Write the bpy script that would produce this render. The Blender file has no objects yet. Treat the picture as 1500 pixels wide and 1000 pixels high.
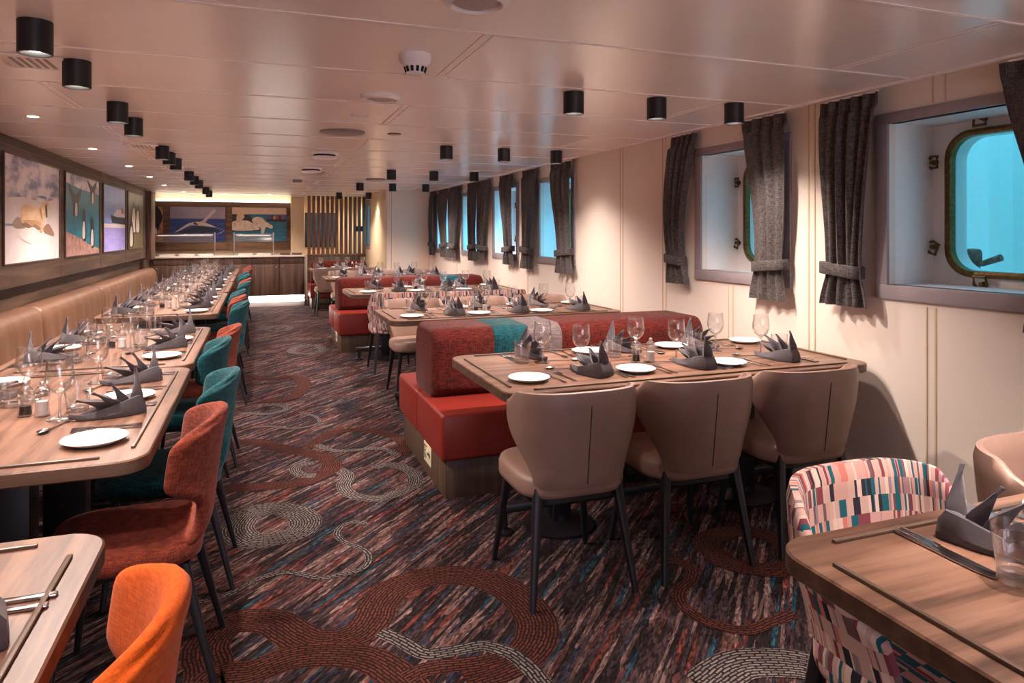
import bpy, bmesh, math, random
from mathutils import Vector, Matrix
PI = math.pi
S = bpy.context.scene
C = S.collection
random.seed(7)

# ---------------------------------------------------------------- camera, world, exposure
cam_data = bpy.data.cameras.new('camera')
cam = bpy.data.objects.new('camera', cam_data)
C.objects.link(cam)
cam.location = (0, 0, 1.39)
cam.rotation_euler = (PI / 2, 0, -math.radians(20.34))
cam_data.sensor_width = 36
cam_data.lens = 36 * 1006 / 1500
cam_data.shift_y = -159 / 1500
cam_data.clip_start = 0.02
S.camera = cam
vs = S.view_settings
S.display_settings.display_device = 'sRGB'
vs.view_transform = 'Standard'
vs.look = 'None'
vs.exposure = 1.78
vs.gamma = 1.0
vs.use_curve_mapping = False
S.cycles.use_denoising = True
S.cycles.max_bounces = 10
S.cycles.diffuse_bounces = 7
S.cycles.glossy_bounces = 4
S.cycles.transparent_max_bounces = 40
S.cycles.transmission_bounces = 6
S.cycles.caustics_reflective = False
S.cycles.caustics_refractive = False
S.cycles.sample_clamp_indirect = 6.0

world = bpy.data.worlds.new('world')
S.world = world
world.use_nodes = True
bgn = world.node_tree.nodes['Background']
bgn.inputs[0].default_value = (0.10, 0.54, 0.74, 1)
bgn.inputs[1].default_value = 0.42

LAMP_W = 57.0            # ceiling cylinder lamps
DOWN_W = 16.0            # small recessed lamps
WARM = (1.0, 0.80, 0.71)
CEIL = 2.10
HULL = math.atan(0.0115)          # the ship's side leans in towards the far end
def hull_x(y): return 2.905 - 0.0115 * y

def lamp_light(x, y, z, watts, angle=146, blend=0.8, size=0.03, color=WARM, name='lamp_light', rot=(0, 0, 0)):
    l = bpy.data.lights.new(name, 'SPOT')
    l.energy = watts
    l.color = color
    l.spot_size = math.radians(angle)
    l.spot_blend = blend
    l.shadow_soft_size = size
    o = bpy.data.objects.new(name, l)
    C.objects.link(o)
    o.location = (x, y, z)
    o.rotation_euler = rot
    return o

# ---------------------------------------------------------------- materials
MATS = {}
def lin(c):
    if isinstance(c, str):
        c = tuple(int(c[i:i + 2], 16) / 255 for i in (0, 2, 4))
    return tuple(((v + 0.055) / 1.055) ** 2.4 if v > 0.04045 else v / 12.92 for v in c) + (1,)

def base_mat(name):
    m = bpy.data.materials.new(name)
    m.use_nodes = True
    nt = m.node_tree
    b = nt.nodes['Principled BSDF']
    return m, nt, b

def N(nt, t, **k):
    n = nt.nodes.new(t)
    for a, v in k.items():
        if a in ('inp',):
            for i, val in v.items():
                n.inputs[i].default_value = val
        else:
            setattr(n, a, v)
    return n

def ramp(nt, stops, interp='LINEAR'):
    r = nt.nodes.new('ShaderNodeValToRGB')
    r.color_ramp.interpolation = interp
    e = r.color_ramp.elements
    while len(e) < len(stops):
        e.new(0.5)
    for el, (p, c) in zip(e, stops):
        el.position = p
        el.color = lin(c) if isinstance(c, str) else c
    return r

def paint(name, col, rough=0.5, metal=0.0, var=0.06, scale=30.0, bump=0.0, bscale=200.0, coat=0.0, spec=0.5, sheen=0.0):
    """plain procedural paint, vinyl, metal: a colour with a slight noise variation"""
    if name in MATS:
        return MATS[name]
    m, nt, b = base_mat(name)
    tc = N(nt, 'ShaderNodeTexCoord')
    nz = N(nt, 'ShaderNodeTexNoise', inp={'Scale': scale, 'Detail': 3.0})
    nt.links.new(tc.outputs['Object'], nz.inputs['Vector'])
    c = lin(col)
    lo = tuple(max(0, v * (1 - var)) for v in c[:3]) + (1,)
    hi = tuple(min(1, v * (1 + var)) for v in c[:3]) + (1,)
    r = ramp(nt, [(0.3, lo), (0.7, hi)])
    nt.links.new(nz.outputs['Fac'], r.inputs[0])
    nt.links.new(r.outputs[0], b.inputs['Base Color'])
    b.inputs['Roughness'].default_value = rough
    b.inputs['Metallic'].default_value = metal
    b.inputs['Specular IOR Level'].default_value = spec
    if coat:
        b.inputs['Coat Weight'].default_value = coat; b.inputs['Coat Roughness'].default_value = 0.22
    if sheen:
        b.inputs['Sheen Weight'].default_value = sheen
        b.inputs['Sheen Roughness'].default_value = 0.5
    if bump:
        n2 = N(nt, 'ShaderNodeTexNoise', inp={'Scale': bscale, 'Detail': 2.0})
        nt.links.new(tc.outputs['Object'], n2.inputs['Vector'])
        bp = N(nt, 'ShaderNodeBump', inp={'Strength': bump, 'Distance': 0.002})
        nt.links.new(n2.outputs['Fac'], bp.inputs['Height'])
        nt.links.new(bp.outputs[0], b.inputs['Normal'])
    MATS[name] = m
    return m

def wood(name, cols, axis='Y', rough=0.45, scale=1.0, knots=True):
    if name in MATS:
        return MATS[name]
    m, nt, b = base_mat(name)
    tc = N(nt, 'ShaderNodeTexCoord')
    mp = N(nt, 'ShaderNodeMapping')
    s = {'X': (1.6, 22, 22), 'Y': (22, 1.6, 22), 'Z': (22, 22, 1.6)}[axis]
    mp.inputs['Scale'].default_value = tuple(v * scale for v in s)
    nt.links.new(tc.outputs['Object'], mp.inputs['Vector'])
    warp = N(nt, 'ShaderNodeTexNoise', inp={'Scale': 0.35, 'Detail': 2.0})
    nt.links.new(mp.outputs[0], warp.inputs['Vector'])
    add = N(nt, 'ShaderNodeMixRGB', blend_type='ADD')
    add.inputs[0].default_value = 0.8
    nt.links.new(mp.outputs[0], add.inputs[1])
    nt.links.new(warp.outputs['Color'], add.inputs[2])
    n1 = N(nt, 'ShaderNodeTexNoise', inp={'Scale': 1.0, 'Detail': 8.0, 'Roughness': 0.65})
    nt.links.new(add.outputs[0], n1.inputs['Vector'])
    r = ramp(nt, [(0.34, cols[0]), (0.45, cols[1]), (0.55, cols[2]), (0.68, cols[3])])
    nt.links.new(n1.outputs['Fac'], r.inputs[0])
    # darker streaks and knots
    n3 = N(nt, 'ShaderNodeTexNoise', inp={'Scale': 0.22, 'Detail': 3.0, 'Distortion': 1.5})
    nt.links.new(add.outputs[0], n3.inputs['Vector'])
    r3 = ramp(nt, [(0.34, (0.42, 0.36, 0.33, 1)), (0.45, (1, 1, 1, 1))])
    nt.links.new(n3.outputs['Fac'], r3.inputs[0])
    mul = N(nt, 'ShaderNodeMixRGB', blend_type='MULTIPLY')
    mul.inputs[0].default_value = 0.75 if knots else 0.25
    nt.links.new(r.outputs[0], mul.inputs[1])
    nt.links.new(r3.outputs[0], mul.inputs[2])
    nt.links.new(mul.outputs[0], b.inputs['Base Color'])
    b.inputs['Roughness'].default_value = rough
    bp = N(nt, 'ShaderNodeBump', inp={'Strength': 0.15, 'Distance': 0.001})
    nt.links.new(n1.outputs['Fac'], bp.inputs['Height'])
    nt.links.new(bp.outputs[0], b.inputs['Normal'])
    MATS[name] = m
    return m

def weave(name, col, col2, rough=0.9, scale=260.0):
    """woven upholstery: fine crossing threads of two tones"""
    if name in MATS:
        return MATS[name]
    m, nt, b = base_mat(name)
    tc = N(nt, 'ShaderNodeTexCoord')
    w1 = N(nt, 'ShaderNodeTexNoise', inp={'Scale': 1.0, 'Detail': 2.0})
    mp1 = N(nt, 'ShaderNodeMapping')
    mp1.inputs['Scale'].default_value = (scale, scale, scale * 0.12)
    nt.links.new(tc.outputs['Object'], mp1.inputs['Vector'])
    nt.links.new(mp1.outputs[0], w1.inputs['Vector'])
    w2 = N(nt, 'ShaderNodeTexNoise', inp={'Scale': 1.0, 'Detail': 2.0})
    mp2 = N(nt, 'ShaderNodeMapping')
    mp2.inputs['Scale'].default_value = (scale * 0.12, scale * 0.12, scale)
    nt.links.new(tc.outputs['Object'], mp2.inputs['Vector'])
    nt.links.new(mp2.outputs[0], w2.inputs['Vector'])
    mx = N(nt, 'ShaderNodeMath', operation='ADD')
    nt.links.new(w1.outputs['Fac'], mx.inputs[0])
    nt.links.new(w2.outputs['Fac'], mx.inputs[1])
    r = ramp(nt, [(0.40, col2), (0.62, col)])
    half = N(nt, 'ShaderNodeMath', operation='MULTIPLY')
    half.inputs[1].default_value = 0.5
    nt.links.new(mx.outputs[0], half.inputs[0])
    nt.links.new(half.outputs[0], r.inputs[0])
    nt.links.new(r.outputs[0], b.inputs['Base Color'])
    b.inputs['Roughness'].default_value = rough
    b.inputs['Specular IOR Level'].default_value = 0.2
    b.inputs['Sheen Weight'].default_value = 0.08
    bp = N(nt, 'ShaderNodeBump', inp={'Strength': 0.25, 'Distance': 0.002})
    nt.links.new(half.outputs[0], bp.inputs['Height'])
    nt.links.new(bp.outputs[0], b.inputs['Normal'])
    MATS[name] = m
    return m

def patchwork(name):
    """the multicoloured chair fabric: rows of little upright stripes (uv in metres)"""
    if name in MATS:
        return MATS[name]
    m, nt, b = base_mat(name)
    uv = N(nt, 'ShaderNodeUVMap')
    uv.uv_map = 'uv'
    sep = N(nt, 'ShaderNodeSeparateXYZ')
    nt.links.new(uv.outputs[0], sep.inputs[0])
    row = N(nt, 'ShaderNodeMath', operation='MULTIPLY'); row.inputs[1].default_value = 1 / 0.042
    nt.links.new(sep.outputs[1], row.inputs[0])
    rf = N(nt, 'ShaderNodeMath', operation='FLOOR'); nt.links.new(row.outputs[0], rf.inputs[0])
    wr = N(nt, 'ShaderNodeTexWhiteNoise', noise_dimensions='1D'); nt.links.new(rf.outputs[0], wr.inputs['W'])
    # two stripe widths laid over one another give uneven stripes
    res = []
    for wd in (0.0125, 0.008):
        cx = N(nt, 'ShaderNodeMath', operation='MULTIPLY'); cx.inputs[1].default_value = 1 / wd
        nt.links.new(sep.outputs[0], cx.inputs[0])
        ad = N(nt, 'ShaderNodeMath', operation='ADD'); nt.links.new(cx.outputs[0], ad.inputs[0]); nt.links.new(wr.outputs['Value'], ad.inputs[1])
        fl = N(nt, 'ShaderNodeMath', operation='FLOOR'); nt.links.new(ad.outputs[0], fl.inputs[0])
        cb = N(nt, 'ShaderNodeCombineXYZ'); nt.links.new(fl.outputs[0], cb.inputs[0]); nt.links.new(rf.outputs[0], cb.inputs[1])
        wn = N(nt, 'ShaderNodeTexWhiteNoise', noise_dimensions='2D'); nt.links.new(cb.outputs[0], wn.inputs['Vector'])
        r = ramp(nt, [(0.0, 'BF9F96'), (0.25, '1D5A66'), (0.36, '7A3F48'), (0.46, 'BC948C'), (0.62, '6A5458'),
                      (0.68, 'D0B8AC'), (0.82, 'C0746A'), (0.87, '8C7A80'), (0.94, '2B2A35')], 'CONSTANT')
        nt.links.new(wn.outputs['Value'], r.inputs[0])
        res.append((r, wn))
    sel = N(nt, 'ShaderNodeMath', operation='GREATER_THAN'); sel.inputs[1].default_value = 0.55
    nt.links.new(res[0][1].outputs['Color'], sel.inputs[0])
    mx = N(nt, 'ShaderNodeMixRGB')
    nt.links.new(sel.outputs[0], mx.inputs[0])
    nt.links.new(res[0][0].outputs[0], mx.inputs[1])
    nt.links.new(res[1][0].outputs[0], mx.inputs[2])
    nt.links.new(mx.outputs[0], b.inputs['Base Color'])
    b.inputs['Roughness'].default_value = 0.85
    b.inputs['Specular IOR Level'].default_value = 0.2
    MATS[name] = m
    return m

def carpet_mat():
    m, nt, b = base_mat('carpet_streaks')
    tc = N(nt, 'ShaderNodeTexCoord')
    rot = N(nt, 'ShaderNodeMapping'); rot.inputs['Rotation'].default_value = (0, 0, -math.radians(45))
    nt.links.new(tc.outputs['Object'], rot.inputs['Vector'])
    def vor(sx, sy, seed):
        mp = N(nt, 'ShaderNodeMapping'); mp.inputs['Scale'].default_value = (sx, sy, 1); mp.inputs['Location'].default_value = (seed, seed * 2, 0)
        nt.links.new(rot.outputs[0], mp.inputs['Vector'])
        v = N(nt, 'ShaderNodeTexVoronoi', voronoi_dimensions='2D'); v.inputs['Scale'].default_value = 1.0
        nt.links.new(mp.outputs[0], v.inputs['Vector'])
        sp = N(nt, 'ShaderNodeSeparateXYZ'); nt.links.new(v.outputs['Color'], sp.inputs[0])
        return sp
    a = vor(5, 75, 3.1)
    r = ramp(nt, [(0.0, '2B2427'), (0.22, '43363A'), (0.36, '6A5553'), (0.48, '322A2E'), (0.58, '5A3C3A'), (0.66, '806A66'),
                  (0.78, '4A3C40'), (0.86, '6E3A34'), (0.92, '33384A'), (0.965, '2A4E60')], 'CONSTANT')
    nt.links.new(a.outputs[0], r.inputs[0])
    c = vor(45, 190, 9.7)
    r2 = ramp(nt, [(0.0, (0.40, 0.40, 0.42, 1)), (0.30, (0.75, 0.75, 0.75, 1)), (0.6, (1.1, 1.08, 1.05, 1)), (0.9, (1.75, 1.7, 1.65, 1))], 'CONSTANT')
    nt.links.new(c.outputs[1], r2.inputs[0])
    mul = N(nt, 'ShaderNodeMixRGB', blend_type='MULTIPLY'); mul.inputs[0].default_value = 1.0
    nt.links.new(r.outputs[0], mul.inputs[1]); nt.links.new(r2.outputs[0], mul.inputs[2])
    dk = N(nt, 'ShaderNodeMixRGB', blend_type='MULTIPLY'); dk.inputs[0].default_value = 1.0; dk.inputs[2].default_value = (.74, .70, .68, 1)
    nt.links.new(mul.outputs[0], dk.inputs[1]); mul = dk
    nt.links.new(mul.outputs[0], b.inputs['Base Color'])
    b.inputs['Roughness'].default_value = 0.95
    b.inputs['Specular IOR Level'].default_value = 0.1
    bp = N(nt, 'ShaderNodeBump', inp={'Strength': 0.4, 'Distance': 0.004})
    nt.links.new(c.outputs[0], bp.inputs['Height']); nt.links.new(bp.outputs[0], b.inputs['Normal'])
    return m

def carpet_band(name, dash, ground):
    """woven ribbon in the carpet: rows of short dashes; uv = metres along, metres across"""
    m, nt, b = base_mat(name)
    uv = N(nt, 'ShaderNodeUVMap'); uv.uv_map = 'uv'
    nz = N(nt, 'ShaderNodeTexNoise', inp={'Scale': 25.0, 'Detail': 2.0}); nt.links.new(uv.outputs[0], nz.inputs['Vector'])
    mp = N(nt, 'ShaderNodeMapping'); mp.inputs['Scale'].default_value = (1, 1, 1)
    mixv = N(nt, 'ShaderNodeMixRGB', blend_type='ADD'); mixv.inputs[0].default_value = 0.012
    nt.links.new(uv.outputs[0], mixv.inputs[1]); nt.links.new(nz.outputs['Color'], mixv.inputs[2])
    nt.links.new(mixv.outputs[0], mp.inputs['Vector'])
    br = N(nt, 'ShaderNodeTexBrick'); br.offset = 0.5; br.offset_frequency = 2
    br.inputs['Scale'].default_value = 1.0
    br.inputs['Brick Width'].default_value = 0.042
    br.inputs['Row Height'].default_value = 0.0125
    br.inputs['Mortar Size'].default_value = 0.0034
    br.inputs['Mortar Smooth'].default_value = 0.2
    br.inputs['Color1'].default_value = lin(dash)
    br.inputs['Color2'].default_value = tuple(v * 0.6 for v in lin(dash)[:3]) + (1,)
    br.inputs['Mortar'].default_value = lin(ground)
    nt.links.new(mp.outputs[0], br.inputs['Vector'])
    nt.links.new(br.outputs['Color'], b.inputs['Base Color'])
    b.inputs['Roughness'].default_value = 0.95
    b.inputs['Specular IOR Level'].default_value = 0.1
    return m

def thin_glass(name, tint=(0.97, 0.98, 0.98), refl=0.05, rough=0.03, soft=0.22):
    """thin clear glass: lets light and sight straight through and mirrors by the angle"""
    if name in MATS:
        return MATS[name]
    m = bpy.data.materials.new(name); m.use_nodes = True
    nt = m.node_tree; nt.nodes.clear()
    out = N(nt, 'ShaderNodeOutputMaterial')
    tr = N(nt, 'ShaderNodeBsdfTransparent'); tr.inputs[0].default_value = tint + (1,)
    gl = N(nt, 'ShaderNodeBsdfGlossy'); gl.inputs['Roughness'].default_value = rough
    lw = N(nt, 'ShaderNodeLayerWeight'); lw.inputs[0].default_value = 0.5
    fr = N(nt, 'ShaderNodeMath', operation='POWER'); fr.inputs[1].default_value = 2.4
    nt.links.new(lw.outputs['Facing'], fr.inputs[0])
    fm = N(nt, 'ShaderNodeMath', operation='MULTIPLY'); fm.inputs[1].default_value = 0.85
    nt.links.new(fr.outputs[0], fm.inputs[0]); fr = fm
    ad = N(nt, 'ShaderNodeMath', operation='ADD', use_clamp=True); ad.inputs[1].default_value = 0.04 + refl
    nt.links.new(fr.outputs[0], ad.inputs[0])
    g2 = N(nt, 'ShaderNodeBsdfGlossy'); g2.inputs['Roughness'].default_value = soft
    gm = N(nt, 'ShaderNodeMixShader'); gm.inputs[0].default_value = 0.14
    nt.links.new(gl.outputs[0], gm.inputs[1]); nt.links.new(g2.outputs[0], gm.inputs[2])
    mx = N(nt, 'ShaderNodeMixShader')
    nt.links.new(ad.outputs[0], mx.inputs[0]); nt.links.new(tr.outputs[0], mx.inputs[1]); nt.links.new(gm.outputs[0], mx.inputs[2])
    nt.links.new(mx.outputs[0], out.inputs[0])
    MATS[name] = m
    return m

def glow(name, col, strength):
    if name in MATS:
        return MATS[name]
    m = bpy.data.materials.new(name); m.use_nodes = True
    nt = m.node_tree; nt.nodes.clear()
    out = N(nt, 'ShaderNodeOutputMaterial')
    e = N(nt, 'ShaderNodeEmission'); e.inputs[0].default_value = tuple(col) + (1,); e.inputs[1].default_value = strength
    nt.links.new(e.outputs[0], out.inputs[0])
    MATS[name] = m
    return m

M = dict(
    wall=paint('wall_paint', 'E8DED2', 0.38, var=0.015, scale=3),
    ceil=paint('ceiling_paint', 'F6EFEC', 0.26, var=0.02, scale=2, coat=0.4),
    seam=paint('panel_joint', 'EDE6E2', 0.4, var=0.02),
    joint=paint('wall_joint', 'CDB794', 0.4, var=0.02),
    trimgrey=paint('window_trim_grey', '9A9398', 0.4, var=0.03),
    white=paint('white_enamel', 'F0ECEA', 0.35, var=0.02),
    brass=paint('dark_brass', '7A6038', 0.45, metal=0.8, var=0.35, scale=60),
    black=paint('black_metal', '17151A', 0.42, var=0.1),
    lampblack=paint('lamp_black', '141316', 0.5, var=0.1),
    steel=paint('cutlery_steel', 'B9B4B4', 0.18, metal=1.0, var=0.05),
    brushed=paint('brushed_steel', 'C9C6C4', 0.3, metal=1.0, var=0.06),
    china=paint('white_china', 'F2EEEA', 0.2, var=0.01),
    napkin=paint('grey_napkin_linen', '5A565B', 0.9, var=0.08, scale=90, bump=0.25, bscale=900, spec=0.15, sheen=0.2),
    curtain=weave('curtain_wool', '67615F', '363334', scale=330),
    tan=paint('tan_leather', '8F7468', 0.45, var=0.05, scale=14, bump=0.12, bscale=350),
    seamdark=paint('seam_thread', '3A2C28', 0.7),
    red_vinyl=paint('red_vinyl', '7A241B', 0.42, var=0.04, scale=6, bump=0.05, bscale=300),
    red_weave=weave('red_weave', '6C2116', '2C0F0E', scale=240),
    teal_weave=weave('teal_weave', '1A5C63', '0C2F38', scale=240),
    pale_weave=weave('pale_weave', '7E7070', '54494C', scale=240),
    rust_weave=weave('rust_weave', '94442F', '60281E', scale=300),
    orange_felt=weave('orange_felt', 'D86018', 'B84C10', scale=300),
    patch=patchwork('patchwork_fabric'),
    bench_tan=paint('bench_leather', '745541', 0.42, var=0.06, scale=5, bump=0.08, bscale=250),
    table=wood('table_oak', ['4B3529', '67493A', '7E5E4C', '8D6B58'], 'Y', 0.35, 1.0),
    tablex=wood('table_oak_cross', ['4B3529', '67493A', '7E5E4C', '8D6B58'], 'X', 0.35, 1.0),
    edge=wood('table_edge_oak', ['46342A', '574034', '644C3E', '705646'], 'X', 0.5, 1.0, False),
    rail=paint('rail_brown', '5E4C40', 0.35, metal=0.2, var=0.08),
    panel=wood('wall_panel_oak', ['37291F', '4A382C', '5C4738', '6C5544'], 'Y', 0.55, 0.7),
    panelx=wood('wall_panel_oak_cross', ['4A3628', '644A36', '7C5C44', '8A6A50'], 'X', 0.55, 0.7),
    panelz=wood('counter_walnut', ['3F2E26', '523C32', '634A3C', '6E5344'], 'Z', 0.5, 0.8, False),
    slat=wood('slat_walnut', ['5A3F30', '6E4E3C', '7E5C48', '8A6853'], 'Z', 0.5, 0.8, False),
    plinth=wood('plinth_walnut', ['35261D', '443226', '523E30', '604A3A'], 'Z', 0.55, 0.8, False),
    glass=thin_glass('clear_glass', (1.0, 1.0, 1.0), 0.04),
    thick=thin_glass('thick_glass', (0.95, 0.96, 0.96), 0.22, 0.06),
    pane=thin_glass('window_pane', (0.97, 0.985, 0.985), -0.03, soft=0.03),
    pepper=paint('peppercorns', '2A1D18', 0.8, var=0.5, scale=300),
    salt=paint('salt_grains', 'E8E4E2', 0.8, var=0.1, scale=300),
    lens=glow('lamp_lens', (1.0, 0.86, 0.72), 14.0),
    lens_small=glow('small_lamp_lens', (1.0, 0.88, 0.75), 14.0),
    led=glow('led_strip', (1.0, 0.90, 0.82), 6.0),
    tube=glow('guard_tube', (1.0, 0.90, 0.80), 1.6),
    cove=glow('cove_strip', (1.0, 0.88, 0.74), 3.0),
    dark=paint('dark_void', '0E0D10', 0.8),
    grille=paint('grille_grey', '8E8684', 0.5),
    label=paint('sign_cream', 'D8CFAE', 0.5),
    ink=paint('sign_ink', '2A2622', 0.6),
    cream=paint('cream_panel', 'E8D4B0', 0.4, var=0.02),
    greypanel=paint('grey_panel', 'EACFBA', 0.45, var=0.02),
    stone=paint('counter_stone', 'E4D6CA', 0.2, var=0.06, scale=40),
)
RIBBONS = [  # woven ribbons in the carpet: points on the floor (metres), width, colour, closed
    ([(-0.142, 2.316), (-0.144, 2.399), (-0.161, 2.491), (-0.146, 2.571), (-0.093, 2.638), (-0.023, 2.638), (0.054, 2.597), (0.12, 2.491), (0.179, 2.422), (0.252, 2.4), (0.332, 2.418), (0.389, 2.491), (0.429, 2.585), (0.5, 2.677), (0.616, 2.721), (0.731, 2.707), (0.821, 2.654), (0.884, 2.593), (0.935, 2.446), (0.942, 2.303), (0.906, 2.196), (0.832, 2.114), (0.731, 2.075), (0.605, 2.062)], 0.15, 1, False),
    ([(-0.155, 2.267), (-0.116, 2.338), (-0.026, 2.325), (0.043, 2.345), (0.126, 2.357), (0.239, 2.326), (0.325, 2.278), (0.382, 2.209), (0.429, 2.107), (0.447, 2.025)], 0.13, 1, False),
    ([(0.433, 2.125), (0.486, 2.145), (0.547, 2.143), (0.625, 2.127), (0.692, 2.121), (0.764, 2.126)], 0.07, 1, False),
    ([(0.402, 2.405), (0.46, 2.323), (0.517, 2.228), (0.598, 2.212), (0.696, 2.207), (0.725, 2.196), (0.778, 2.141), (0.8, 2.093), (0.818, 2.019), (0.826, 1.945)], 0.06, 2, False),
    ([(0.499, 3.308), (0.433, 3.355), (0.377, 3.33), (0.346, 3.253), (0.366, 3.162), (0.423, 3.081), (0.451, 2.993), (0.431, 2.91), (0.37, 2.863), (0.293, 2.858), (0.241, 2.857), (0.17, 2.915), (0.113, 2.958), (0.039, 2.952), (-0.033, 2.914), (-0.101, 2.854), (-0.18, 2.833), (-0.234, 2.845)], 0.035, 2, False),
    ([(-0.082, 3.523), (-0.024, 3.657), (0.085, 3.667), (0.181, 3.568), (0.219, 3.446), (0.178, 3.337), (0.076, 3.3), (-0.021, 3.306), (-0.08, 3.411)], 0.15, 2, True),
    ([(0.437, 4.151), (0.486, 4.014), (0.446, 3.854), (0.477, 3.697), (0.594, 3.611), (0.725, 3.662), (0.816, 3.748), (0.842, 3.915), (0.802, 4.051), (0.726, 4.133), (0.65, 4.089)], 0.085, 2, False),
    ([(-0.162, 4.902), (0.004, 4.863), (0.154, 4.656), (0.309, 4.497), (0.41, 4.335), (0.405, 4.163), (0.321, 4.058), (0.213, 3.987), (0.053, 4.0), (-0.094, 4.024), (-0.144, 4.073)], 0.12, 1, False),
    ([(0.318, 4.302), (0.24, 4.295), (0.209, 4.218), (0.24, 4.105), (0.312, 4.078)], 0.07, 2, False),
    ([(0.317, 4.617), (0.433, 4.841), (0.571, 4.934), (0.735, 4.874), (0.873, 4.677), (0.901, 4.486), (0.832, 4.263)], 0.09, 1, False),
    ([(0.368, 4.662), (0.461, 4.501), (0.6, 4.462), (0.754, 4.434), (0.821, 4.267)], 0.05, 2, False),
    ([(1.877, 2.577), (2.01, 2.639), (2.145, 2.615), (2.207, 2.491), (2.161, 2.356), (2.037, 2.274), (1.938, 2.307), (1.855, 2.404)], 0.12, 1, True),
    ([(1.579, 2.496), (1.653, 2.49), (1.684, 2.405), (1.629, 2.326), (1.536, 2.267), (1.488, 2.181), (1.497, 2.081), (1.545, 2.003), (1.611, 1.964), (1.72, 1.976), (1.839, 1.994)], 0.055, 1, False),
    ([(1.285, 1.764), (1.393, 1.805), (1.487, 1.813), (1.628, 1.755), (1.688, 1.684)], 0.15, 2, False),
    ([(-0.123, 5.673), (-0.034, 5.641), (0.064, 5.583), (0.185, 5.646), (0.218, 5.722), (0.16, 5.836), (0.057, 5.874)], 0.06, 2, False),
    ([(-0.041, 5.23), (0.087, 5.219), (0.223, 5.114), (0.344, 5.124), (0.427, 5.206), (0.402, 5.395), (0.302, 5.559)], 0.035, 2, False),
    ([(-0.068, 7.093), (0.14, 6.917), (0.303, 6.956), (0.402, 6.723), (0.385, 6.427), (0.313, 6.176), (0.207, 6.01), (0.016, 6.032)], 0.12, 1, False),
    ([(0.369, 8.484), (0.46, 8.76), (0.592, 8.819), (0.71, 8.667), (0.716, 8.355), (0.611, 8.199), (0.434, 8.265)], 0.1, 2, True),
    ([(0.506, 9.624), (0.646, 9.611), (0.809, 9.447), (0.921, 9.157), (0.856, 8.832)], 0.08, 1, False),
    ([(0.12, 10.532), (0.295, 10.777), (0.444, 10.642), (0.392, 10.284), (0.208, 10.28)], 0.1, 2, True),
    ([(0.784, 6.777), (0.909, 6.938), (0.966, 7.062), (0.902, 7.313)], 0.06, 1, False),
]
# ---------------------------------------------------------------- mesh helpers
def BM(): return bmesh.new()

def finish(name, bm, mats, parent=None, loc=None, rotz=0.0, smooth=40, sub=0):
    me = bpy.data.meshes.new(name)
    bmesh.ops.recalc_face_normals(bm, faces=bm.faces[:])
    bm.to_mesh(me); bm.free()
    if not isinstance(mats, (list, tuple)): mats = [mats]
    for m in mats: me.materials.append(m)
    if smooth:
        for p in me.polygons: p.use_smooth = True
        me.set_sharp_from_angle(angle=math.radians(smooth))
    o = bpy.data.objects.new(name, me)
    C.objects.link(o)
    if parent is not None: o.parent = parent
    if loc is not None: o.location = loc
    o.rotation_euler = (0, 0, rotz)
    if sub:
        md = o.modifiers.new('subdivision', 'SUBSURF'); md.levels = sub; md.render_levels = sub
    return o

def merge(bm, tmp, mi=0, mat=None):
    vmap = {}
    for v in tmp.verts:
        vmap[v] = bm.verts.new(mat @ v.co if mat else v.co)
    for f in tmp.faces:
        try:
            nf = bm.faces.new([vmap[v] for v in f.verts]); nf.material_index = mi
        except ValueError:
            pass
    tmp.free()

def box(bm, x0, x1, y0, y1, z0, z1, bev=0.0, seg=2, mi=0, mat=None):
    t = bmesh.new()
    vs_ = [t.verts.new((x, y, z)) for x in (x0, x1) for y in (y0, y1) for z in (z0, z1)]
    for idx in ((0, 1, 3, 2), (4, 6, 7, 5), (0, 4, 5, 1), (2, 3, 7, 6), (0, 2, 6, 4), (1, 5, 7, 3)):
        t.faces.new([vs_[i] for i in idx])
    if bev:
        bmesh.ops.bevel(t, geom=t.edges[:], offset=bev, segments=seg, profile=0.5, affect='EDGES', clamp_overlap=True)
    merge(bm, t, mi, mat)

def rr(w, h, r, n=5, cx=0.0, cy=0.0):
    """rounded rectangle outline"""
    pts = []
    for (sx, sy, a0) in ((1, 1, 0), (-1, 1, 90), (-1, -1, 180), (1, -1, 270)):
        for i in range(n + 1):
            a = math.radians(a0 + 90 * i / n)
            pts.append((cx + sx * (w / 2 - r) + r * math.cos(a), cy + sy * (h / 2 - r) + r * math.sin(a)))
    return pts

def loft(bm, rings, closed=True, caps=True, mi=0, uv=None):
    vr = [[bm.verts.new(p) for p in ring] for ring in rings]
    n = len(rings[0])
    for a, b in zip(vr[:-1], vr[1:]):
        for i in range(n if closed else n - 1):
            j = (i + 1) % n
            f = bm.faces.new((a[i], a[j], b[j], b[i])); f.material_index = mi
    if caps and closed:
        for r_ in (vr[0], vr[-1]):
            try:
                f = bm.faces.new(r_); f.material_index = mi
            except ValueError: pass
    return vr

def lathe(bm, prof, seg=20, mi=0, cx=0.0, cy=0.0, close=False):
    rings = [[(cx + r * math.cos(2 * PI * i / seg), cy + r * math.sin(2 * PI * i / seg), z) for i in range(seg)] for r, z in prof]
    vr = [[bm.verts.new(p) for p in ring] for ring in rings]
    pairs = list(zip(vr[:-1], vr[1:]))
    if close: pairs.append((vr[-1], vr[0]))
    for a, b in pairs:
        for i in range(seg):
            j = (i + 1) % seg
            f = bm.faces.new((a[i], a[j], b[j], b[i])); f.material_index = mi
    if not close:
        for r_ in (vr[0], vr[-1]):
            f = bm.faces.new(r_); f.material_index = mi

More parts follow.
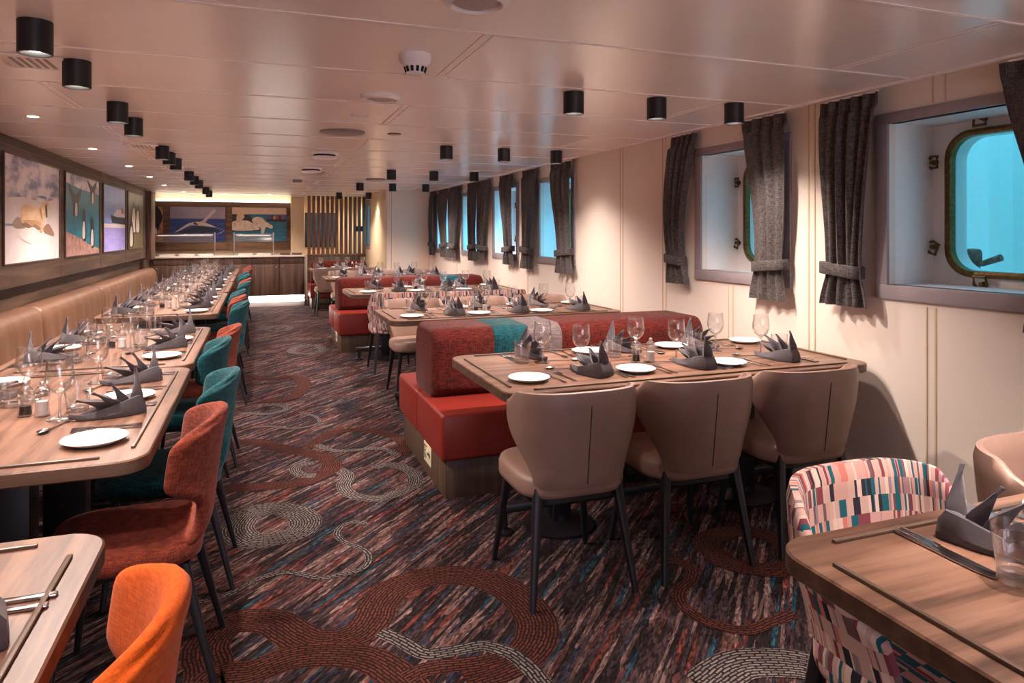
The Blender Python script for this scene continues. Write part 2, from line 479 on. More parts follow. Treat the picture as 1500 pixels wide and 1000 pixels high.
def tube(bm, pts, r, seg=8, mi=0, closed=False):
    pts = [Vector(p) for p in pts]
    rings = []
    n = len(pts)
    up = Vector((0, 0, 1))
    for i, p in enumerate(pts):
        if closed: d = pts[(i + 1) % n] - pts[i - 1]
        else: d = pts[min(i + 1, n - 1)] - pts[max(i - 1, 0)]
        d.normalize()
        u = up if abs(d.dot(up)) < 0.95 else Vector((1, 0, 0))
        s = d.cross(u).normalized(); t = s.cross(d).normalized()
        rr_ = r[i] if isinstance(r, (list, tuple)) else r
        rings.append([p + s * rr_ * math.cos(2 * PI * k / seg) + t * rr_ * math.sin(2 * PI * k / seg) for k in range(seg)])
    if closed: rings.append(rings[0])
    loft(bm, rings, mi=mi, caps=not closed)

def prism(bm, outline, z0, z1, bev=0.0, mi=0):
    if bev:
        cx = sum(p[0] for p in outline) / len(outline); cy = sum(p[1] for p in outline) / len(outline)
        w = max(p[0] for p in outline) - min(p[0] for p in outline); h = max(p[1] for p in outline) - min(p[1] for p in outline)
        def sc(k): return [(cx + (p[0] - cx) * (1 - 2 * k / w), cy + (p[1] - cy) * (1 - 2 * k / h)) for p in outline]
        rings = [[(x, y, z0) for x, y in sc(bev)], [(x, y, z0 + bev) for x, y in outline], [(x, y, z1 - bev) for x, y in outline], [(x, y, z1) for x, y in sc(bev)]]
    else:
        rings = [[(x, y, z) for x, y in outline] for z in (z0, z1)]
    loft(bm, rings, mi=mi)

def leg(bm, x0, y0, z0, x1, y1, z1, w0, w1):
    """tapered square leg from top (x0,y0,z0) to foot (x1,y1,z1)"""
    rings = []
    for (x, y, z, w) in ((x0, y0, z0, w0), (x1, y1, z1, w1)):
        rings.append([(x + a, y + b, z) for a, b in rr(w, w, w * 0.25, 2)])
    loft(bm, rings)

def shell(bm, fn, nu, nv, thick, mi=0, uv=True):
    """closed padded sheet: fn(s, v) -> (point, uv); thickened along its normals"""
    P = [[Vector(fn(i / nu * 2 - 1, j / nv)[0]) for i in range(nu + 1)] for j in range(nv + 1)]
    U = [[fn(i / nu * 2 - 1, j / nv)[1] for i in range(nu + 1)] for j in range(nv + 1)]
    Nn = []
    for j in range(nv + 1):
        row = []
        for i in range(nu + 1):
            du = P[j][min(i + 1, nu)] - P[j][max(i - 1, 0)]
            dv = P[min(j + 1, nv)][i] - P[max(j - 1, 0)][i]
            nn = du.cross(dv)
            row.append(nn.normalized() if nn.length > 1e-9 else Vector((0, 1, 0)))
        Nn.append(row)
    lay = bm.loops.layers.uv.get('uv') or bm.loops.layers.uv.new('uv')
    def edge(i, j):
        a = min(1.0, min(i, nu - i) / 1.5 + 0.45); b = min(1.0, min(j, nv - j) / 1.5 + 0.45)
        return min(a, b)
    A = [[bm.verts.new(P[j][i] + Nn[j][i] * thick / 2 * edge(i, j)) for i in range(nu + 1)] for j in range(nv + 1)]
    B = [[bm.verts.new(P[j][i] - Nn[j][i] * thick / 2 * edge(i, j)) for i in range(nu + 1)] for j in range(nv + 1)]
    def face(vs_, us):
        f = bm.faces.new(vs_); f.material_index = mi
        for l, u in zip(f.loops, us): l[lay].uv = u
    for j in range(nv):
        for i in range(nu):
            us = (U[j][i], U[j][i + 1], U[j + 1][i + 1], U[j + 1][i])
            face((A[j][i], A[j][i + 1], A[j + 1][i + 1], A[j + 1][i]), us)
            face((B[j][i], B[j + 1][i], B[j + 1][i + 1], B[j][i + 1]), (us[0], us[3], us[2], us[1]))
    for i in range(nu):
        for j in (0, nv):
            face((A[j][i], B[j][i], B[j][i + 1], A[j][i + 1]), (U[j][i], U[j][i], U[j][i + 1], U[j][i + 1]))
    for j in range(nv):
        for i in (0, nu):
            face((A[j][i], A[j + 1][i], B[j + 1][i], B[j][i]), (U[j][i], U[j + 1][i], U[j + 1][i], U[j][i]))

def plane_uv(bm, scale=1.0):
    """uv in metres for seats: straight down for tops, around for sides"""
    lay = bm.loops.layers.uv.get('uv') or bm.loops.layers.uv.new('uv')
    bm.normal_update()
    for f in bm.faces:
        n = f.normal
        for l in f.loops:
            c = l.vert.co
            l[lay].uv = (c.x, c.y) if abs(n.z) > 0.6 else ((c.x if abs(n.y) > abs(n.x) else c.y), c.z)

def sm(a, b, x):
    t = max(0.0, min(1.0, (x - a) / (b - a))); return t * t * (3 - 2 * t)

def spline(pts, per=8, closed=False):
    pts = [Vector(p) for p in pts]; n = len(pts); out = []
    for i in range(n if closed else n - 1):
        if closed: p0, p1, p2, p3 = pts[i - 1], pts[i], pts[(i + 1) % n], pts[(i + 2) % n]
        else: p0, p1, p2, p3 = pts[max(i - 1, 0)], pts[i], pts[i + 1], pts[min(i + 2, n - 1)]
        for k in range(per):
            t = k / per
            out.append(0.5 * ((2 * p1) + (p2 - p0) * t + (2 * p0 - 5 * p1 + 4 * p2 - p3) * t * t + (3 * p1 - p0 - 3 * p2 + p3) * t ** 3))
    if not closed: out.append(pts[-1])
    return out

# ---------------------------------------------------------------- things
def thing(name, label, cat, loc=(0, 0, 0), rotz=0.0, group=None):
    o = bpy.data.objects.new(name, None)
    o.empty_display_size = 0.1
    C.objects.link(o)
    o.location = loc; o.rotation_euler = (0, 0, rotz)
    o['label'] = label; o['category'] = cat
    if group: o['group'] = group
    return o

def tag(o, label, cat, group=None, loc=None, rotz=None):
    o['label'] = label; o['category'] = cat
    if group: o['group'] = group
    if loc is not None: o.location = loc
    if rotz is not None: o.rotation_euler = (0, 0, rotz)
    return o

def struct(o):
    o['kind'] = 'structure'; return o

def dup(root, loc, rotz, label, group=None, mats=None):
    """a copy of a thing with its parts and sub-parts"""
    r = root.copy(); C.objects.link(r)
    r.location = loc; r.rotation_euler = (0, 0, rotz); r['label'] = label
    if group: r['group'] = group
    for ch in root.children:
        c = ch.copy(); C.objects.link(c); c.parent = r
        for g in ch.children:
            d = g.copy(); C.objects.link(d); d.parent = c
    return r

class Stamp:
    """first use places the thing itself, later uses copy it"""
    def __init__(self, make): self.make = make; self.root = None
    def __call__(self, loc, rotz, label, group=None):
        if self.root is None:
            self.root = self.make()
            self.root.location = loc; self.root.rotation_euler = (0, 0, rotz); self.root['label'] = label
            if group: self.root['group'] = group
            return self.root
        return dup(self.root, loc, rotz, label, group)

ORD = ['first', 'second', 'third', 'fourth', 'fifth', 'sixth', 'seventh', 'eighth', 'ninth', 'tenth', 'eleventh', 'twelfth', 'thirteenth', 'fourteenth', 'fifteenth', 'sixteenth']
# ---------------------------------------------------------------- the room
Y0, Y1 = -2.6, 14.9
XL = -1.80
WINS = [(-1.21, -.45), (.26, 1.02), (1.73, 2.49), (3.20, 3.96), (5.99, 6.75), (7.44, 8.20), (8.81, 9.57), (10.24, 11.00)]
WZ0, WZ1 = 1.14, 1.92

# floor: carpet with woven ribbons, all one piece of carpet
bm = BM()
fv = [bm.verts.new(p) for p in ((XL - .1, Y0, 0), (3.1, Y0, 0), (3.1, Y1 + .2, 0), (XL - .1, Y1 + .2, 0))]
bm.faces.new(fv)
uvl = bm.loops.layers.uv.new('uv')
band_i = [0]
def ribbon(pts, w, mi, closed=False):
    z = 0.0006 + 0.00025 * band_i[0]; band_i[0] += 1
    P = spline([(x, y, z) for x, y in pts], 8, closed)
    n = len(P); Ls = []; s = 0.0; prev = None
    for i, p in enumerate(P):
        a = P[i - 1] if (closed or i) else P[0]; b = P[(i + 1) % n] if (closed or i < n - 1) else P[-1]
        d = (b - a).normalized(); nn = Vector((-d.y, d.x, 0))
        if prev is not None: s += (p - prev).length
        prev = p
        Ls.append((bm.verts.new(p + nn * w / 2), bm.verts.new(p - nn * w / 2), s))
    rng = range(n) if closed else range(n - 1)
    for i in rng:
        j = (i + 1) % n
        sj = Ls[j][2] if j else s + (P[0] - P[-1]).length
        f = bm.faces.new((Ls[i][0], Ls[i][1], Ls[j][1], Ls[j][0])); f.material_index = mi
        f.normal_update()
        if f.normal.z < 0: f.normal_flip()
        for l in f.loops:
            v = l.vert
            l[uvl].uv = ((Ls[i][2] if v in Ls[i][:2] else sj), (w if v in (Ls[i][0], Ls[j][0]) else 0.0))
for pts, w, mi, closed in RIBBONS:
    ribbon(pts, w, mi, closed)
me = bpy.data.meshes.new('floor'); bm.to_mesh(me); bm.free()
for m in (carpet_mat(), carpet_band('carpet_ribbon_rust', '5E3326', '201618'), carpet_band('carpet_ribbon_pale', '7A726E', '201A1D')):
    me.materials.append(m)
floor = bpy.data.objects.new('floor', me); C.objects.link(floor); struct(floor)

# ceiling: panels across the ship with raised joints
bm = BM()
box(bm, XL - .1, 3.1, Y0, Y1 + .2, CEIL, CEIL + .05)
y = 1.59 - 0.73 * 5
while y < Y1:
    if y > Y0: box(bm, XL, 3.0, y - .006, y + .006, CEIL - .003, CEIL + .001, mi=1)
    y += 0.73
k = 0
y = 1.59 - 0.73 * 5
while y < Y1:
    ya, yb = max(y, Y0), min(y + .73, Y1)
    if yb > ya:
        for x in ((0.78, -0.95) if k % 2 == 0 else (0.78, 2.35)):
            if k % 2 == 0 or x > 2: 
                for dx in (-.018, .018): box(bm, x + dx - .003, x + dx + .003, ya, yb, CEIL - .003, CEIL + .001, mi=1)
    y += .73; k += 1
struct(finish('ceiling', bm, [M['ceil'], M['seam']]))

# right wall (the ship's side) with window openings; built in the wall's own frame
wall_root_loc = (2.905, 0, 0)
bm = BM()
edges = [Y0] + [v for w in WINS for v in w] + [11.30]
for a, b in zip(edges[:-1], edges[1:]):
    if any(abs(a - w[0]) < 1e-6 for w in WINS):
        box(bm, 0, .04, a, b, 0, WZ0); box(bm, 0, .04, a, b, WZ1, CEIL)
    else:
        box(bm, 0, .04, a, b, 0, CEIL)
for yj in (-1.4, -.2, 2.27, 2.98, 4.42, 5.05, 7.1, 8.5, 9.9):
    for dy in (-.022, .022): box(bm, -.0025, .001, yj + dy - .004, yj + dy + .004, 0, CEIL if not any(w[0] - .07 < yj < w[1] + .07 for w in WINS) else 1.05, mi=1)
for yj in (2.23,): 
    for dy in (-.03, .03): box(bm, -.0025, .001, yj + dy - .004, yj + dy + .004, 1.98, CEIL, mi=1)
for yj in (3.66,): 
    for dy in (-.022, .022): box(bm, -.0025, .001, yj + dy - .004, yj + dy + .004, 0, 1.05, mi=1)
struct(finish('wall_right', bm, [M['wall'], M['joint']], loc=wall_root_loc, rotz=HULL))

# windows: grey surround, deep reveal, brass framed porthole, glass, closing dogs
REV = 0.30
def make_window():
    r = bpy.data.objects.new('window_1', None); C.objects.link(r)
    W = 0.76; zc = (WZ0 + WZ1) / 2; H = WZ1 - WZ0
    bm = BM()                                         # surround
    for (a, b, c, d) in ((-W/2 - .07, W/2 + .07, WZ1, WZ1 + .05), (-W/2 - .07, W/2 + .07, WZ0 - .07, WZ0), (-W/2 - .07, -W/2, WZ0, WZ1), (W/2, W/2 + .07, WZ0, WZ1)):
        box(bm, -.014, .005, a, b, c, d, .003)
    finish('surround', bm, M['trimgrey'], r)
    bm = BM()                                         # reveal: four boards round the opening
    t = .015
    box(bm, .0, REV, -W/2 - t, -W/2, WZ0 - t, WZ1 + t); box(bm, .0, REV, W/2, W/2 + t, WZ0 - t, WZ1 + t)
    box(bm, .0, REV, -W/2, W/2, WZ0 - t, WZ0); box(bm, .0, REV, -W/2, W/2, WZ1, WZ1 + t)
    finish('reveal', bm, M['white'], r)
    gw, gh, gr = 0.58, 0.66, 0.11
    def ring(x, w, h, rad, n=8): return [(x, a, zc + b) for a, b in rr(w, h, rad, n)]
    bm = BM()                                         # back panel with the port cut out
    loft(bm, [ring(REV + .03, W + .06, H + .06, .002), ring(REV, W + .06, H + .06, .002), ring(REV, gw, gh, gr), ring(REV + .10, gw - .02, gh - .02, gr), ring(REV + .10, W + .06, H + .06, .002)], caps=False)
    finish('back_panel', bm, M['white'], r)
    bm = BM()                                         # brass frame
    loft(bm, [ring(REV + .002, gw + .045, gh + .045, gr + .02), ring(REV - .016, gw + .038, gh + .038, gr + .018), ring(REV - .022, gw + .008, gh + .008, gr + .006), ring(REV - .016, gw - .018, gh - .018, gr), ring(REV + .02, gw - .022, gh - .022, gr)], caps=False)
    finish('port_frame', bm, M['brass'], r)
    bm = BM()                                         # pane
    prism(bm, [(a, b) for a, b in rr(gw - .015, gh - .015, gr, 8)], 0, .008)
    me_m = Matrix(((0, 0, 1, REV + .03), (1, 0, 0, 0), (0, 1, 0, zc), (0, 0, 0, 1)))
    bmesh.ops.transform(bm, matrix=me_m, verts=bm.verts[:])
    finish('pane', bm, M['pane'], r)
    for (yy, zz, ang) in ((gw/2 + .075, zc + .21, 0), (gw/2 + .075, zc - .21, 20), (.12, zc + gh/2 + .065, 90), (.12, zc - gh/2 - .05, -90), (-gw/2 - .055, zc + .21, 180), (-gw/2 - .055, zc - .21, 180)):
        bm = BM()                                     # closing dog: a loop of brass on a stud
        a = math.radians(ang)
        loop = [(-.006, .050, 0), (-.034, .0, .030), (-.040, -.036, .028), (-.040, -.036, -.028), (-.034, .0, -.030)]
        pts = [(REV + p[0], yy + p[1] * math.cos(a) - p[2] * math.sin(a), zz + p[1] * math.sin(a) + p[2] * math.cos(a)) for p in loop]
        tube(bm, pts, .0075, 8, closed=True)
        tube(bm, [(REV + .005, yy - .0 * math.cos(a), zz), (REV - .035, yy, zz)], [.016, .010], 10)
        finish('dog_clamp', bm, M['brass'], r)
    return r
w0 = make_window(); struct(w0)
def place_window(o, yc):
    o.location = (hull_x(yc), yc, 0); o.rotation_euler = (0, 0, HULL)
place_window(w0, sum(WINS[0]) / 2)
for i, w in enumerate(WINS[1:]):
    o = w0.copy(); o.name = 'window_%d' % (i + 2); C.objects.link(o); place_window(o, sum(w) / 2)
    for ch in w0.children:
        c = ch.copy(); C.objects.link(c); c.parent = o
for i, w in enumerate(WINS):                          # sampling portals for the daylight
    l = bpy.data.lights.new('daylight_portal', 'AREA'); l.shape = 'RECTANGLE'; l.size = .6; l.size_y = .68
    l.cycles.is_portal = True
    o = bpy.data.objects.new('daylight_portal', l); C.objects.link(o)
    o.location = (hull_x(sum(w) / 2) + REV + .09, sum(w) / 2, (WZ0 + WZ1) / 2); o.rotation_euler = (0, math.radians(90), HULL)

for a, b, e in ((1.2, 4.4, 5), (5.6, 11.4, 240)):      # cold daylight falling into the gap outside
    l = bpy.data.lights.new('daylight', 'AREA'); l.shape = 'RECTANGLE'; l.size = .8; l.size_y = b - a; l.energy = e; l.color = (.09, .60, 1.0)
    o = bpy.data.objects.new('daylight', l); C.objects.link(o); o.location = (3.95, (a + b) / 2, 2.75); o.rotation_euler = (0, math.radians(18), 0)
# outside: the ship's painted bulwark with a pipe and a bollard head
bm = BM()
box(bm, 4.15, 4.20, 2.86, 12.5, 0, 2.5)
box(bm, 4.10, 4.22, 2.80, 2.86, 0, 2.5); box(bm, 4.62, 4.68, -1.6, 3.4, 0, 2.5)
struct(finish('wall_outside', bm, M['white']))
bm = BM()
tube(bm, [(3.62, 2.61, 1.235), (3.62, 2.56, 1.225), (3.62, 2.46, 1.262)], [.013, .015, .019], 10)
lathe(bm, [(.034, 1.10), (.034, 1.235), (.042, 1.24), (.042, 1.285), (.036, 1.30), (.02, 1.305)], 14, cx=3.62, cy=2.61)
lathe(bm, [(.022, 0), (.022, 1.10)], 12, cx=3.62, cy=2.61)
tag(finish('deck_valve', bm, paint('deck_paint', '7A4A3E', .6, var=.6, scale=30)), 'painted pipe valve outside the nearest porthole', 'valve')

# left wall: oak boards below, raised oak band above with the pictures
bm = BM()
box(bm, XL - .06, XL, Y0, Y1 + .2, 0, CEIL)
struct(finish('wall_left', bm, M['panel']))
bm = BM()
box(bm, XL, -1.70, Y0, 12.5, .985, CEIL - .002, .004)
for yj in (1.8, 5.65, 7.40, 9.09, 10.72, 12.35): box(bm, -1.70, -1.697, yj - .004, yj + .004, .985, CEIL - .01, mi=1)
for zj in (1.10, 2.03): box(bm, -1.70, -1.698, Y0, 12.5, zj - .003, zj + .003, mi=1)
struct(finish('trim_1', bm, [M['panel'], M['rail']]))
bm = BM()
box(bm, XL, -1.62, 12.52, 12.98, .955, CEIL - .03, .004)
struct(finish('trim_2', bm, M['panelz']))

# end walls
bm = BM()                                             # wall behind the camera; its wide doorway and lobby are added for fill light
box(bm, XL - .05, -.5, Y0 - .05, Y0, 0, CEIL); box(bm, 2.1, 3.1, Y0 - .05, Y0, 0, CEIL); box(bm, -.5, 2.1, Y0 - .05, Y0, 2.0, CEIL)
struct(finish('wall_back', bm, M['wall']))
d_ = bpy.data.objects.new('door_added', None); C.objects.link(d_); d_.location = (.8, Y0 - .025, 0); struct(d_)  # unseen glazed door, added so the fill light can pass
for sx in (-1, 1):
    x0_ = -1.3 if sx < 0 else .0
    bm = BM()
    for (a, b, c, e) in ((0, .07, 0, 2.0), (1.23, 1.3, 0, 2.0), (.07, 1.23, 0, .12), (.07, 1.23, 1.92, 2.0)): box(bm, x0_ + a, x0_ + b, -.02, .02, c, e, .003)
    finish('door_leaf', bm, M['brushed'], d_)
    bm = BM(); box(bm, x0_ + .07, x0_ + 1.23, -.004, .004, .12, 1.92); finish('pane', bm, M['pane'], d_)
bm = BM()
box(bm, -1.2, 2.8, -5.2, -5.1, 0, 2.3); box(bm, -1.3, -1.2, -5.2, Y0 - .05, 0, 2.3); box(bm, 2.8, 2.9, -5.2, Y0 - .05, 0, 2.3); box(bm, -1.3, 2.9, -5.2, Y0 - .05, 2.3, 2.4); box(bm, -1.3, 2.9, -5.2, Y0 - .05, -.05, 0)
struct(finish('wall_added_lobby', bm, M['wall']))  # unseen lobby box, added to hold the fill light
l_ = bpy.data.lights.new('fill_light', 'AREA'); l_.shape = 'RECTANGLE'; l_.size = 2.6; l_.size_y = 1.7; l_.energy = 30; l_.color = (.90, .80, 1.0)  # added soft lavender fill from behind the camera, not a known lamp
o_ = bpy.data.objects.new('fill_light', l_); C.objects.link(o_); o_.location = (.8, -4.7, 1.1)
o_.rotation_euler = (math.radians(-90), 0, PI)
bm = BM()
box(bm, XL - .05, .62, 14.42, 14.5, 0, CEIL)
struct(finish('wall_far', bm, M['cream']))
bm = BM(); box(bm, .62, .88, 14.25, 15.0, 0, CEIL, .01); struct(finish('trim_3', bm, M['cream']))
bm = BM(); box(bm, .86, 2.1, 14.95, 15.05, 0, CEIL); struct(finish('wall_screen', bm, M['cream']))
# oak surround on the end wall
bm = BM()
box(bm, XL, .62, 14.36, 14.42, 1.05, 1.99, .004)
for xj in (-1.60, -.52): box(bm, xj - .05, xj + .05, 14.352, 14.36, 1.06, 1.98, .002)
struct(finish('trim_4', bm, M['panelx']))
bm = BM(); box(bm, XL + .02, .60, 14.37, 14.41, 1.992, 2.002)
tag(finish('cove_light', bm, M['cove']), 'warm strip of light in the cove above the end wall pictures', 'light')

# the jog in the ship's side: a grey closet front and its cream flank
bm = BM()
box(bm, 2.04, 2.85, 11.30, 11.38, 0, CEIL)
box(bm, 1.985, 2.06, 11.28, 11.40, 0, CEIL, .012)
for xj in (2.02 + .05, 2.70): box(bm, xj - .003, xj + .003, 11.297, 11.30, .05, CEIL - .02, mi=1)
struct(finish('wall_closet', bm, [M['greypanel'], M['trimgrey']]))
bm = BM()
box(bm, 2.0, 2.06, 11.40, 13.15, 0, CEIL); box(bm, 2.0, 2.06, 13.85, 15.0, 0, CEIL)
box(bm, 2.0, 2.06, 13.15, 13.85, 0, 1.13); box(bm, 2.0, 2.06, 13.15, 13.85, 1.97, CEIL)
struct(finish('wall_flank', bm, M['cream']))
w = bpy.data.objects.new('window_7', None); C.objects.link(w); w.location = (2.0, 13.5, 0); struct(w)
bm = BM()
for (a, b, c, d) in ((-.41, .41, 1.97, 2.02), (-.41, .41, 1.08, 1.13), (-.41, -.35, 1.13, 1.97), (.35, .41, 1.13, 1.97)): box(bm, -.012, .0, a, b, c, d, .002)
finish('surround', bm, M['trimgrey'], w)
bm = BM(); box(bm, .05, .056, -.35, .35, 1.13, 1.97); finish('pane', bm, M['pane'], w)
bm = BM()
for (a, b, c, d) in ((-.35, -.31, 1.13, 1.97), (.31, .35, 1.13, 1.97), (-.31, .31, 1.13, 1.17), (-.31, .31, 1.93, 1.97)): box(bm, .04, .066, a, b, c, d)
finish('port_frame', bm, M['trimgrey'], w)

# baseboard along the ship's side
bm = BM(); box(bm, -.012, 0, Y0, 11.28, 0, .09, .003); struct(finish('baseboard_right', bm, M['trimgrey'], loc=wall_root_loc, rotz=HULL))

# ---------------------------------------------------------------- ceiling lamps
def make_lamp():
    t = thing('cylinder_downlight', '', 'ceiling lamp')
    bm = BM()
    lathe(bm, [(.052, 0), (.052, -.108), (.050, -.110), (.044, -.110), (.042, -.106), (.040, -.092), (.040, -.02)], 28)
    finish('housing', bm, M['lampblack'], t)
    bm = BM(); lathe(bm, [(.0385, -.086), (.0385, -.092), (.030, -.096)], 24)
    finish('lens', bm, M['lens'], t)
    return t
lamp = Stamp(make_lamp)
LEFT_LAMPS = [(-.70, 2.72), (-.70, 3.29), (-.715, 4.26), (-.72, 4.81), (-.73, 6.27), (-.73, 6.73), (-.73, 7.26), (-.74, 8.74), (-.74, 9.45), (-.74, 10.17), (-.75, 11.65), (-.76, 12.57)]
RIGHT_LAMPS = [(1.5, 3.15), (1.98, 3.14), (2.46, 3.12), (1.45, 5.46), (1.95, 5.46), (2.43, 5.45), (1.42, 7.75), (1.91, 7.75), (2.38, 7.70), (1.37, 9.93), (1.83, 9.90), (2.31, 9.87), (1.35, 12.41), (1.84, 12.25)]
NEAR_LAMPS = [(-.70, 1.65), (-.70, 1.08), (-.70, -.2), (1.52, .85), (2.0, .85), (2.48, .85), (1.5, -1.4), (2.2, -1.4), (-.70, -1.4)]
PLACE_R = ['nearest row', 'second row', 'third row', 'fourth row', 'farthest row']
for i, (x, y) in enumerate(LEFT_LAMPS):
    lamp((x, y, CEIL), 0, 'black cylinder downlight, %s from the camera in the long left-hand row' % ORD[i], 'black ceiling downlights')
    lamp_light(x, y, CEIL - .098, LAMP_W * .80)
for i, (x, y) in enumerate(RIGHT_LAMPS):
    row = i // 3
    pos = ['leftmost', 'middle', 'rightmost'][i % 3] if row < 4 else ['left', 'right'][i % 3]
    lamp((x, y, CEIL), 0, 'black cylinder downlight, %s of the %s on the window side' % (pos, PLACE_R[row]), 'black ceiling downlights')
    lamp_light(x, y, CEIL - .098, LAMP_W * ((.42 if row == 0 else .25) if pos in ('rightmost', 'right') else 1), 118 if pos in ('rightmost', 'right') else 140)
for i, (x, y) in enumerate(NEAR_LAMPS):
    lamp((x, y, CEIL), 0, 'black cylinder downlight overhead near the camera, out of frame', 'overhead downlights out of frame')
    lamp_light(x, y, CEIL - .098, LAMP_W * (.95 if x > 0 else .58), 92 if x > 0 else 120)

def make_recessed():
    t = thing('recessed_spotlight', '', 'ceiling lamp')
    bm = BM(); lathe(bm, [(.032, -.0005), (.045, -.0005), (.045, -.004), (.040, -.006), (.030, -.004)], 24, close=True); finish('bezel', bm, M['white'], t)
    bm = BM(); lathe(bm, [(.031, -.0005), (.031, -.002)], 20); finish('lens', bm, M['lens_small'], t)
    return t
rec = Stamp(make_recessed)
for i, (x, y) in enumerate([(-1.29, 3.2), (-1.28, 4.93), (-1.30, 6.65), (-1.28, 8.25), (-1.28, 9.75), (-1.30, 11.37), (-1.2, 13.1), (-.54, 13.33), (.2, 13.4)]):
    rec((x, y, CEIL), 0, ('small recessed spotlight over the left bench, %s from the camera' % ORD[i]) if i < 6 else 'small recessed spotlight before the buffet, %s from the left' % ORD[i - 6], 'recessed spotlights')
    lamp_light(x, y, CEIL - .01, DOWN_W, 120, .7, .02, rot=(0, math.radians(-18) if i < 6 else 0, 0))

for x in (1.15, 1.7):
    rec((x, 14.35, CEIL), 0, 'small recessed spotlight behind the slatted screen, %s' % ('left' if x < 1.5 else 'right'), 'recessed spotlights')
    lamp_light(x, 14.35, CEIL - .01, 9, 150, .7, .02)
# other ceiling fittings
def disc(name, label, cat, x, y, prof, mats, group=None, part=None):
    bm = BM(); lathe(bm, prof, 32)
    o = finish(name, bm, mats); tag(o, label, cat, group, (x, y, CEIL))
    return o
def make_speaker():
    t = thing('ceiling_speaker', '', 'speaker')
    bm = BM(); lathe(bm, [(.075, 0), (.105, 0), (.105, -.010), (.098, -.020), (.080, -.026), (.075, -.018)], 36, close=True); finish('rim', bm, M['white'], t)
    bm = BM(); lathe(bm, [(.077, -.012), (.05, -.022), (.004, -.026)], 32)
    finish('mesh_grille', bm, paint('speaker_mesh', 'B9ACA8', .5, var=.6, scale=900), t)
    return t
spk = Stamp(make_speaker)
spk((.62, 1.98, CEIL), 0, 'round white perforated ceiling speaker at the top edge of the photo', 'ceiling speakers')
spk((.60, 3.57, CEIL), 0, 'round white ceiling speaker just beyond the smoke detector', 'ceiling speakers')
t = thing('smoke_detector', 'white smoke detector with dark slots on the ceiling', 'smoke detector', (.59, 2.70, CEIL))
bm = BM(); lathe(bm, [(.062, 0), (.064, -.012), (.060, -.030), (.046, -.044), (.044, -.048), (.036, -.075), (.028, -.080), (.004, -.082)], 32); finish('body', bm, M['white'], t)
for k in range(12):
    a = 2 * PI * k / 12
    bm = BM(); box(bm, -.002, .003, -.0055, .0055, -.011, .011, .001)
    bmesh.ops.transform(bm, matrix=Matrix.Translation((.0405 * math.cos(a), .0405 * math.sin(a), -.062)) @ Matrix.Rotation(a, 4, 'Z') @ Matrix.Rotation(math.radians(16), 4, 'Y'), verts=bm.verts[:])
    finish('slot', bm, M['dark'], t)
disc('ceiling_cover', 'small white round ceiling cover beyond the second speaker', 'ceiling cover', .58, 4.21, [(.05, 0), (.05, -.004), (.044, -.008), (.004, -.010)], M['white'])
disc('ceiling_hatch', 'large flat grey round disc on the ceiling', 'ceiling disc', .56, 4.94, [(.155, 0), (.155, -.005), (.150, -.008), (.004, -.008)], M['grille'])
disc('ceiling_rosette', 'small brass-rimmed ring on the ceiling right of the grey disc', 'ceiling cover', .92, 4.91, [(.048, 0), (.048, -.006), (.038, -.008), (.004, -.005)], M['brass'])
for x, y, lab in ((.56, 6.3, 'nearer of two round air diffusers with dark slots on the ceiling'), (.55, 7.82, 'farther of two round air diffusers with dark slots on the ceiling')):
    t = thing('air_diffuser', lab, 'air diffuser', (x, y, CEIL), 0, 'round air diffusers')
    bm = BM(); lathe(bm, [(.12, 0), (.12, -.012), (.112, -.018), (.004, -.018)], 32); finish('collar', bm, M['white'], t)
    bm = BM(); lathe(bm, [(.095, -.018), (.095, -.034), (.004, -.034)], 32); finish('slot', bm, M['dark'], t)
    bm = BM(); lathe(bm, [(.11, -.034), (.11, -.046), (.10, -.050), (.004, -.050)], 32); finish('plate', bm, M['white'], t)
disc('ceiling_disc_lamp', 'grey flat disc on the ceiling near the grey closet', 'ceiling disc', 1.46, 9.1, [(.13, 0), (.13, -.01), (.12, -.02), (.004, -.02)], M['grille'])
disc('sprinkler_cover', 'small dark round fitting on the ceiling far off in the middle', 'ceiling cover', .50, 9.6, [(.06, 0), (.06, -.02), (.05, -.04), (.004, -.04)], M['grille'])
for x, y, lab in ((-.86, 3.35, 'slotted square air vent beside the second lamp of the left row'), (-.87, 6.27, 'slotted square air vent beside the fifth lamp of the left row')):
    t = thing('air_vent', lab, 'air vent', (x, y, CEIL), 0, 'square air vents')
    bm = BM(); box(bm, -.12, .12, -.12, .12, -.008, 0, .003); finish('plate', bm, M['white'], t)
    for k in range(5):
        bm = BM(); box(bm, -.075 + k * .03, -.06 + k * .03, -.085, .085, -.0095, -.004); finish('slot', bm, M['grille'], t)

